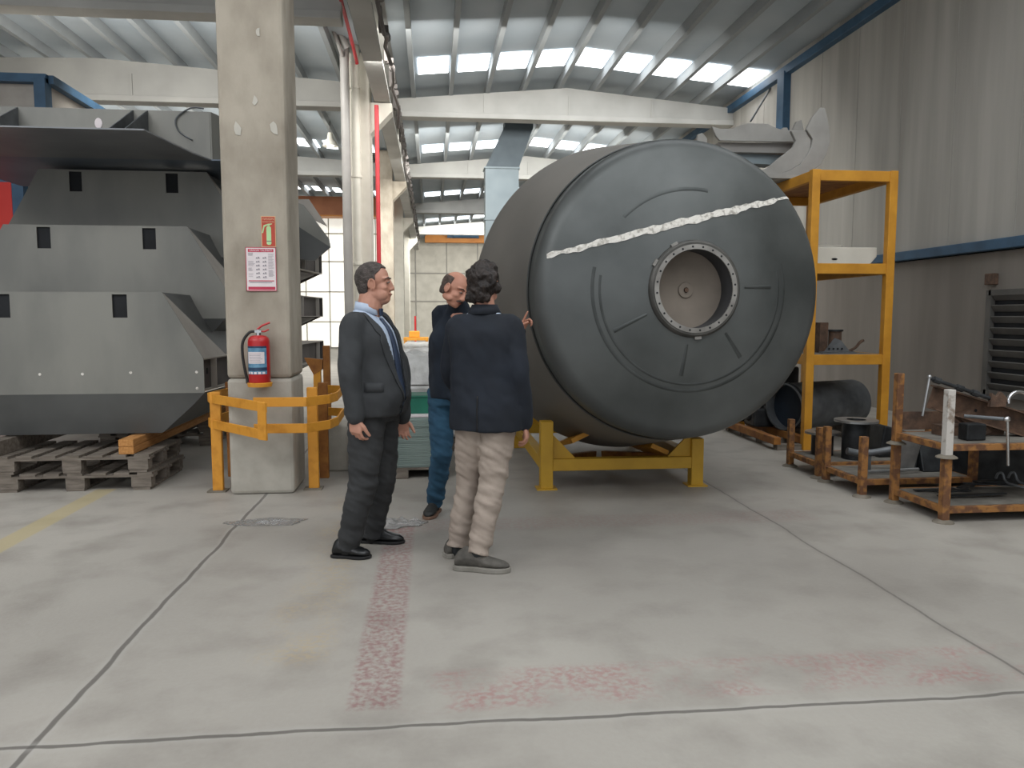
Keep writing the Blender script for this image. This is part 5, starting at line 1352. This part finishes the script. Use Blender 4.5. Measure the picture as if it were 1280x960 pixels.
# open the jacket front as a V from neck to the button, then a small gap to the hem
bm = bmesh.new(); bm.from_mesh(jk.data); off = base_of(jk); dead = []
zb_, zn = P(465, 505, Yc).z, shc.z + .08
for f in bm.faces:
    p = f.calc_center_median() + off - shc; a, b = p.dot(Rt), p.dot(Ft); z = p.z + shc.z
    if b > .0 and z > zb_:
        w = .012 + .098 * ((z - zb_) / (zn - zb_)) ** .9
        if abs(a) < w and abs(a) < .12: dead.append(f)
    elif b > .05 and z <= zb_ and abs(a) < .012 + .12 * (zb_ - z): dead.append(f)
    if p.z > .028 and p.xy.length < .082: dead.append(f)
bmesh.ops.delete(bm, geom=list(set(dead)), context='FACES'); bm.to_mesh(jk.data); bm.free()
s_ = jk.modifiers.new('s', 'SOLIDIFY'); s_.thickness = .007; s_.offset = -1
bj, bs = bvh_of(jk), bvh_of(shirt)
def pf(bv, a, z): return shc + Rt * a + Ft * .3 + V((0, 0, z - shc.z))
for sd, nm in ((1, 'lapel'), (-1, 'lapel')):
    rows = []
    for k in range(22):
        f = k / 21; z = zb_ + (zn - .05 - zb_) * f; w = .012 + .098 * ((z - zb_) / (zn - zb_)) ** .9
        lw = .07 * math.sin(min(1, f * 1.35) * PI / 2) * (1 if f < .74 else (.72 if f < .8 else .95 - (f - .8) * 2))
        rows.append([pf(0, sd * (w - .004 + lw * j / 4), z) for j in range(5)])
    project_grid(rows, bj, -Ft, .006, nm, M['suit'], jk)
rows = [[pf(0, .0 + x, zb_ - .01 + (zn - .075 - zb_) * k / 20) for x in (-w_, 0, w_)] for k, w_ in [(k, .045 - .026 * (k / 20) ** 1) for k in range(21)]]
tie = project_grid(rows, bs, -Ft, .008, 'tie', M['tie'], t, thick=.006)
kp = shc + Ft * .085 + V((0, 0, .035)); mb = MB(); mb.prism([kp + Rt * -.02 + V((0, 0, .02)), kp + Rt * .02 + V((0, 0, .02)), kp + Rt * .013 + V((0, 0, -.025)), kp - Rt * .013 + V((0, 0, -.025))], Ft * .015); mb.build('tie_knot', M['tie'], tie, bevel=.005)
for z in (zb_ - .005, ): 
    h = bj.ray_cast(pf(0, .03, z) + Ft * .3, -Ft)
    if h[0] is not None: mb = MB(); mb.cyl(h[0], h[0] + Ft * .006, .01, n=12); mb.build('button', M['sole_black'], jk)
# pocket flap on his right side
def pocket(jk_, bv, p, D_, m, w=.13):
    rows = [[p + D_ * (w * (i / 4 - .5)) + V((0, 0, -.022 * k)) for i in range(5)] for k in range(3)]
    return rows
rows = [[P(450 + 26 * i / 5, 484 + 6 * k, Yc - .5) for i in range(6)] for k in range(3)]
project_grid(rows, bj, V((0, 1, 0)), .004, 'pocket_flap', M['suit'], jk, thick=.005)
pel = [(hipc + V((0, 0, .1)), Ft, .17, .15), (hipc, Ft, .18, .155), (hipc + V((0, 0, -.10)), Ft, .165, .13)]
trousers(t, M['trouser_dark'], hip, kn, an, .118, .088, .068, pel, seed=1, disp=.008, wob=.002)
socks(t, an, toes, M['sole_black'])
h1 = G(417, 694); shoe(t, (h1.x, gN.y + .02), (G(463, 697).x, gN.y - .04), .05, M['leather'], M['sole_black'], boot=.10, name='shoe', sole_h=.018)
h2 = G(452, 672); shoe(t, (h2.x, gF.y + .03), (G(505, 678).x, gF.y - .03), .05, M['leather'], M['sole_black'], boot=.10, name='shoe', sole_h=.018)

# ============ man seen from behind in the navy blazer ============
gN = G(600, 712); gF = G(568, 697)
Yc = 4.42
Ft = V((.42, .9, 0)).normalized(); Rt = V((Ft.y, -Ft.x, 0))
t = thing('person', 'man seen from behind with dark wavy hair, navy blazer and beige trousers', 'person', (gN.x, (gN.y + gF.y) / 2, 0))
shc = P(605, 398, Yc); C = P(605, 356, Yc + .03)
Fh, Rh, Uh = frame(V((.5, .85, -.02)))
sh = [shc + Rt * .165 + V((0, 0, -.05)), shc - Rt * .165 + V((0, 0, -.05))]
el = [P(649, 466, Yc - .12), P(563, 462, Yc + .16)]
wr = [P(656, 529, Yc - .06), P(578, 500, Yc + .36)]
hipc = P(609, 510, Yc); hip = [hipc + Rt * .085, hipc - Rt * .085]
an = [P(597, 690, gN.y), P(572, 680, gF.y)]
kn = [P(615, 606, Yc - .06), P(586, 605, Yc + .1)]
toes = [V((G(628, 712).x, gN.y - .02, .03)), V((G(590, 697).x, gF.y + .02, .03))]
neckp = shc + V((0, 0, .065)) + Ft * .01
rings = [(hipc + V((0, 0, -.125)), Ft, .215, .15), (hipc + V((0, 0, .0)), Ft, .212, .15), (P(607, 470, Yc), Ft, .195, .135), (P(606, 435, Yc), Ft, .20, .135), (shc + V((0, 0, -.08)), Ft, .205, .13), (shc + V((0, 0, -.015)), Ft, .175, .095), (shc + V((0, 0, .03)), Ft, .11, .07), (shc + V((0, 0, .06)), Ft, .068, .06)]
hand_r = (V((.15, .1, -1)), V((-.8, .35, 0)), V((.25, .95, 0)), dict(curl=(.35, .45, .5, .55), thumb=.4))
hand_l = (V((.5, .8, -.1)), V((0, 0, -1)), V((.9, -.3, 0)), dict(curl=(.4, .4, .4, .4)))
body_mesh(t, M['skin1'], C, Fh, Rh, Uh, neckp, sh, el, wr, hip, kn, an, toes, rings[1:-2], (hand_r, hand_l))
face_bits(t, C, Fh, Rh, Uh, M['hair_dark'])
random.seed(21); bl = []
for k in range(46):
    a = random.uniform(0, 2 * PI); b = random.uniform(-.9, 1.4)
    d = V((math.cos(a) * math.cos(b), math.sin(a) * math.cos(b), math.sin(b)))
    if d.y > .55 and d.z < .55: continue
    bl.append((d.x * .088, -.015 + d.y * .10, .02 + d.z * .098, random.uniform(.022, .034)))
for k in range(14): bl.append((random.uniform(-.06, .06), -.085 + random.uniform(-.012, .01), random.uniform(-.085, -.04), .026))
def keep2(f, r, u):
    if f > .06: return u > .055
    if f > .02: return u > -.02 
    return u > -.125
hair_cap(t, C, Fh, Rh, Uh, keep2, M['hair_dark'], grow=1.17, puff=.006, blobs=bl, seed=4)
shirt = clothes_top('shirt', t, M['shirt'], rings[1:], sh, el, wr, [.066, .056, .048, .042, .035], grow=-.01, disp=.001)
jk = clothes_top('jacket', t, M['blazer'], [(c, F, w + .012, d + .008) for c, F, w, d in rings[:-1]], sh, el, wr, [.072, .068, .062, .056, .050], seed=8, disp=.007)
mb = MB(); L = []
for k in range(25):
    a = math.radians(-150 + 300 * k / 24); dirv = -Ft * math.cos(a) + Rt * math.sin(a); nb = neckp + V((0, 0, -.02))
    L.append([mb.bm.verts.new(nb + dirv * .074 + V((0, 0, .035))), mb.bm.verts.new(nb + dirv * .10 + V((0, 0, -.02)))])
for a_, b_ in zip(L, L[1:]): mb.bm.faces.new((a_[0], a_[1], b_[1], b_[0]))
o = mb.build('collar', M['blazer'], jk, smooth=True); s_ = o.modifiers.new('s', 'SOLIDIFY'); s_.thickness = .006
# centre back seam / vent
bj = bvh_of(jk)
rows = [[hipc - Ft * .5 + Rt * x + V((0, 0, -.115 + .2 * k / 10)) for x in (-.004, .004)] for k in range(11)]
project_grid(rows, bj, Ft, .002, 'back_vent', M['sole_black'], jk, thick=.003)
pel = [(hipc + V((0, 0, .1)), Ft, .155, .12), (hipc, Ft, .17, .125), (hipc + V((0, 0, -.09)), Ft, .172, .125)]
tr = trousers(t, M['khaki'], hip, kn, an, .108, .08, .066, pel, seed=5, disp=.011, wob=.003)
socks(t, an, toes, M['steel_dark'])
shoe(t, (G(569, 712).x, gN.y + .03), (G(636, 712).x, gN.y - .06), .052, M['shoe_grey'], M['sole'], boot=.105, sole_h=.028)
shoe(t, (G(557, 697).x, gF.y + .0), (G(557, 697).x + .25, gF.y + .14), .05, M['shoe_grey'], M['sole'], boot=.105, sole_h=.028)

# ============ balding man pointing at the drum ============
gN = G(536, 646)
Yc = 5.42
t = thing('person', 'balding man with a moustache in a navy jumper and blue jeans leaning and pointing', 'person', (gN.x + .15, Yc, 0))
Ft = V((.62, -.78, 0)).normalized(); Rt = V((Ft.y, -Ft.x, 0))
shc = P(582, 398, Yc - .02); C = P(568, 362, Yc - .12)
Fl = V((.58, -.62, -.5)).normalized()
Fh, Rh, Uh = frame(V((.70, -.62, -.36)))
tilt = math.radians(16); Rh2 = Rh * math.cos(tilt) + Uh * math.sin(tilt) ; Uh2 = Uh * math.cos(tilt) - Rh * math.sin(tilt); Rh, Uh = Rh2, Uh2
sh = [P(553, 395, Yc + .06), P(598, 404, Yc + .02)]
shc = (sh[0] + sh[1]) / 2 + V((0, 0, .0))
el = [P(556, 455, Yc + .1), P(632, 438, Yc - .06)]
wr = [P(566, 495, Yc - .08), P(650, 416, Yc - .12)]
hipc = P(566, 490, Yc + .04); hip = [hipc + V((-.085, .02, -.02)), hipc + V((.085, .03, -.02))]
an = [P(543, 627, gN.y + .1), P(592, 610, Yc + .35)]
kn = [P(552, 567, Yc - .04), P(588, 562, Yc + .16)]
toes = [V((G(535, 648).x, gN.y - .05, .03)), V((an[1].x + .05, an[1].y - .15, .03))]
neckp = C.lerp(shc, .62) + V((.0, .0, .0)) 
md = (hipc + shc) / 2
rings = [(hipc + V((0, 0, -.04)), V((.3, -.95, 0)), .165, .125), (hipc + V((0, 0, .06)), V((.3, -.95, 0)), .17, .135), (md + V((-.03, 0, -.02)), V((.4, -.9, 0)), .165, .14), (md.lerp(shc, .5) + V((-.03, 0, 0)), V((.45, -.88, 0)), .18, .14), (shc + V((-.01, 0, -.06)), V((.45, -.88, 0)), .18, .125), (shc + V((0, 0, .0)), V((.45, -.88, 0)), .155, .09), (shc.lerp(neckp, .6) + V((0, 0, .02)), V((.45, -.88, 0)), .095, .07), (neckp + V((0, 0, .0)), V((.45, -.88, 0)), .066, .06)]
hand_r = (V((.7, -.6, -.2)), V((0, .0, -1)), V((.5, .8, 0)), dict(curl=(.4, .4, .4, .4)))
hand_l = (V((.42, -.1, .9)), V((.75, -.6, -.2)), V((-.5, -.75, .2)), dict(curl=(.03, .95, 1.0, 1.05), thumb=.9, s=.98))
body_mesh(t, M['skin2'], C, Fh, Rh, Uh, neckp, sh, el, wr, hip, kn, an, toes, rings[:-2], (hand_r, hand_l), nose=1.15)
face_bits(t, C, Fh, Rh, Uh, M['hair_brown'])
def keep3(f, r, u):
    if u > .075 - .1 * max(0, f + .02): return False
    if f > .01: return False
    if f > -.02: return u > -.01 and abs(r) > .05
    return u > -.06
hair_cap(t, C, Fh, Rh, Uh, keep3, M['hair_brown'], grow=1.06, puff=.002)
mb = MB(); mb.tube([C + Rh * -.03 + Fh * .084 + Uh * -.064, C + Rh * -.012 + Fh * .097 + Uh * -.056, C + Rh * .012 + Fh * .097 + Uh * -.056, C + Rh * .03 + Fh * .084 + Uh * -.064], 0, 8, rads=[.004, .0075, .0075, .004], smooth=4, round_=True); mb.build('moustache', M['hair_brown'], t, smooth=True)
clothes_top('jumper', t, M['sweater'], rings, sh, el, wr, [.078, .066, .058, .05, .04], seed=12, disp=.008, grow=.004, extra=lambda mb: limb(mb, [shc + V((0, 0, -.04)), shc.lerp(neckp, .75), neckp + (C - neckp) * .12], [.12, .088, .074]))
pel = [(hipc + V((0, 0, .06)), V((.3, -.95, 0)), .15, .12), (hipc, V((.3, -.95, 0)), .165, .125), (hipc + V((0, 0, -.09)), V((.3, -.95, 0)), .16, .12)]
trousers(t, M['denim'], hip, kn, an, .10, .078, .062, pel, seed=15, disp=.009, wob=.003, name='jeans')
socks(t, an, toes, M['sole_black'])
shoe(t, (G(546, 640).x, gN.y + .17), (G(534, 650).x, gN.y - .09), .048, M['rubber'], M['sole_tan'], boot=.10, sole_h=.022)
shoe(t, (an[1].x, an[1].y + .06), (an[1].x + .08, an[1].y - .2), .048, M['rubber'], M['sole_tan'], boot=.10, sole_h=.022)

# ------------------------------------------------------------------ light
wd = bpy.data.worlds.new('world'); scene.world = wd; wd.use_nodes = True
bg = wd.node_tree.nodes['Background']; bg.inputs[0].default_value = (.90, .94, 1.0, 1); bg.inputs[1].default_value = 1.0
def area(name, loc, rot, sx, sy, power, colr=(1, 1, 1)):
    ld = bpy.data.lights.new(name, 'AREA'); ld.shape = 'RECTANGLE'; ld.size = sx; ld.size_y = sy; ld.energy = power; ld.color = colr
    o = bpy.data.objects.new(name, ld); COL.objects.link(o); o.location = loc; o.rotation_euler = rot; return o
area('bay_fill', (3.0, 2.5, 6.15), (math.radians(15), 0, 0), 6, 6, 230, (.95, .98, 1))  # added area lamp out of view, standing in for skylight daylight
area('left_bay_fill', (-5.5, 2.0, 6.1), (math.radians(25), 0, 0), 7, 5, 330, (.99, .99, 1))  # added fill lamp to brighten the hopper fronts
tl = math.radians(50)
area('aisle_fill', (1.5, 13, 5.8), (tl, 0, 0), 5, 1.2, 260, (1, .98, .94))  # added fill lamp to brighten the second column and its pipes
area('aisle_fill', (-4.5, 13, 5.8), (tl, 0, 0), 5, 1.2, 260, (1, .98, .94))  # matching added fill on the left bay side
area('deep_fill', (2.5, 20.4, 5.7), (tl, 0, 0), 6, 1.5, 600, (1, .99, .95))  # added fill lamp brightening the deep part of the right bay
area('deep_fill', (-6, 19, 5.6), (tl, 0, 0), 6, 1.5, 450, (1, .99, .95))  # added fill lamp for the deep left bay
area('deep_fill', (2.5, 40, 5.5), (math.radians(50), 0, 0), 6, 1.5, 700, (1, .99, .95))  # added fill lamp aimed at the back wall
scene.view_settings.view_transform = 'Standard'
scene.view_settings.look = 'None'
scene.view_settings.exposure = 0
try: scene.cycles.use_denoising = True
except Exception: pass
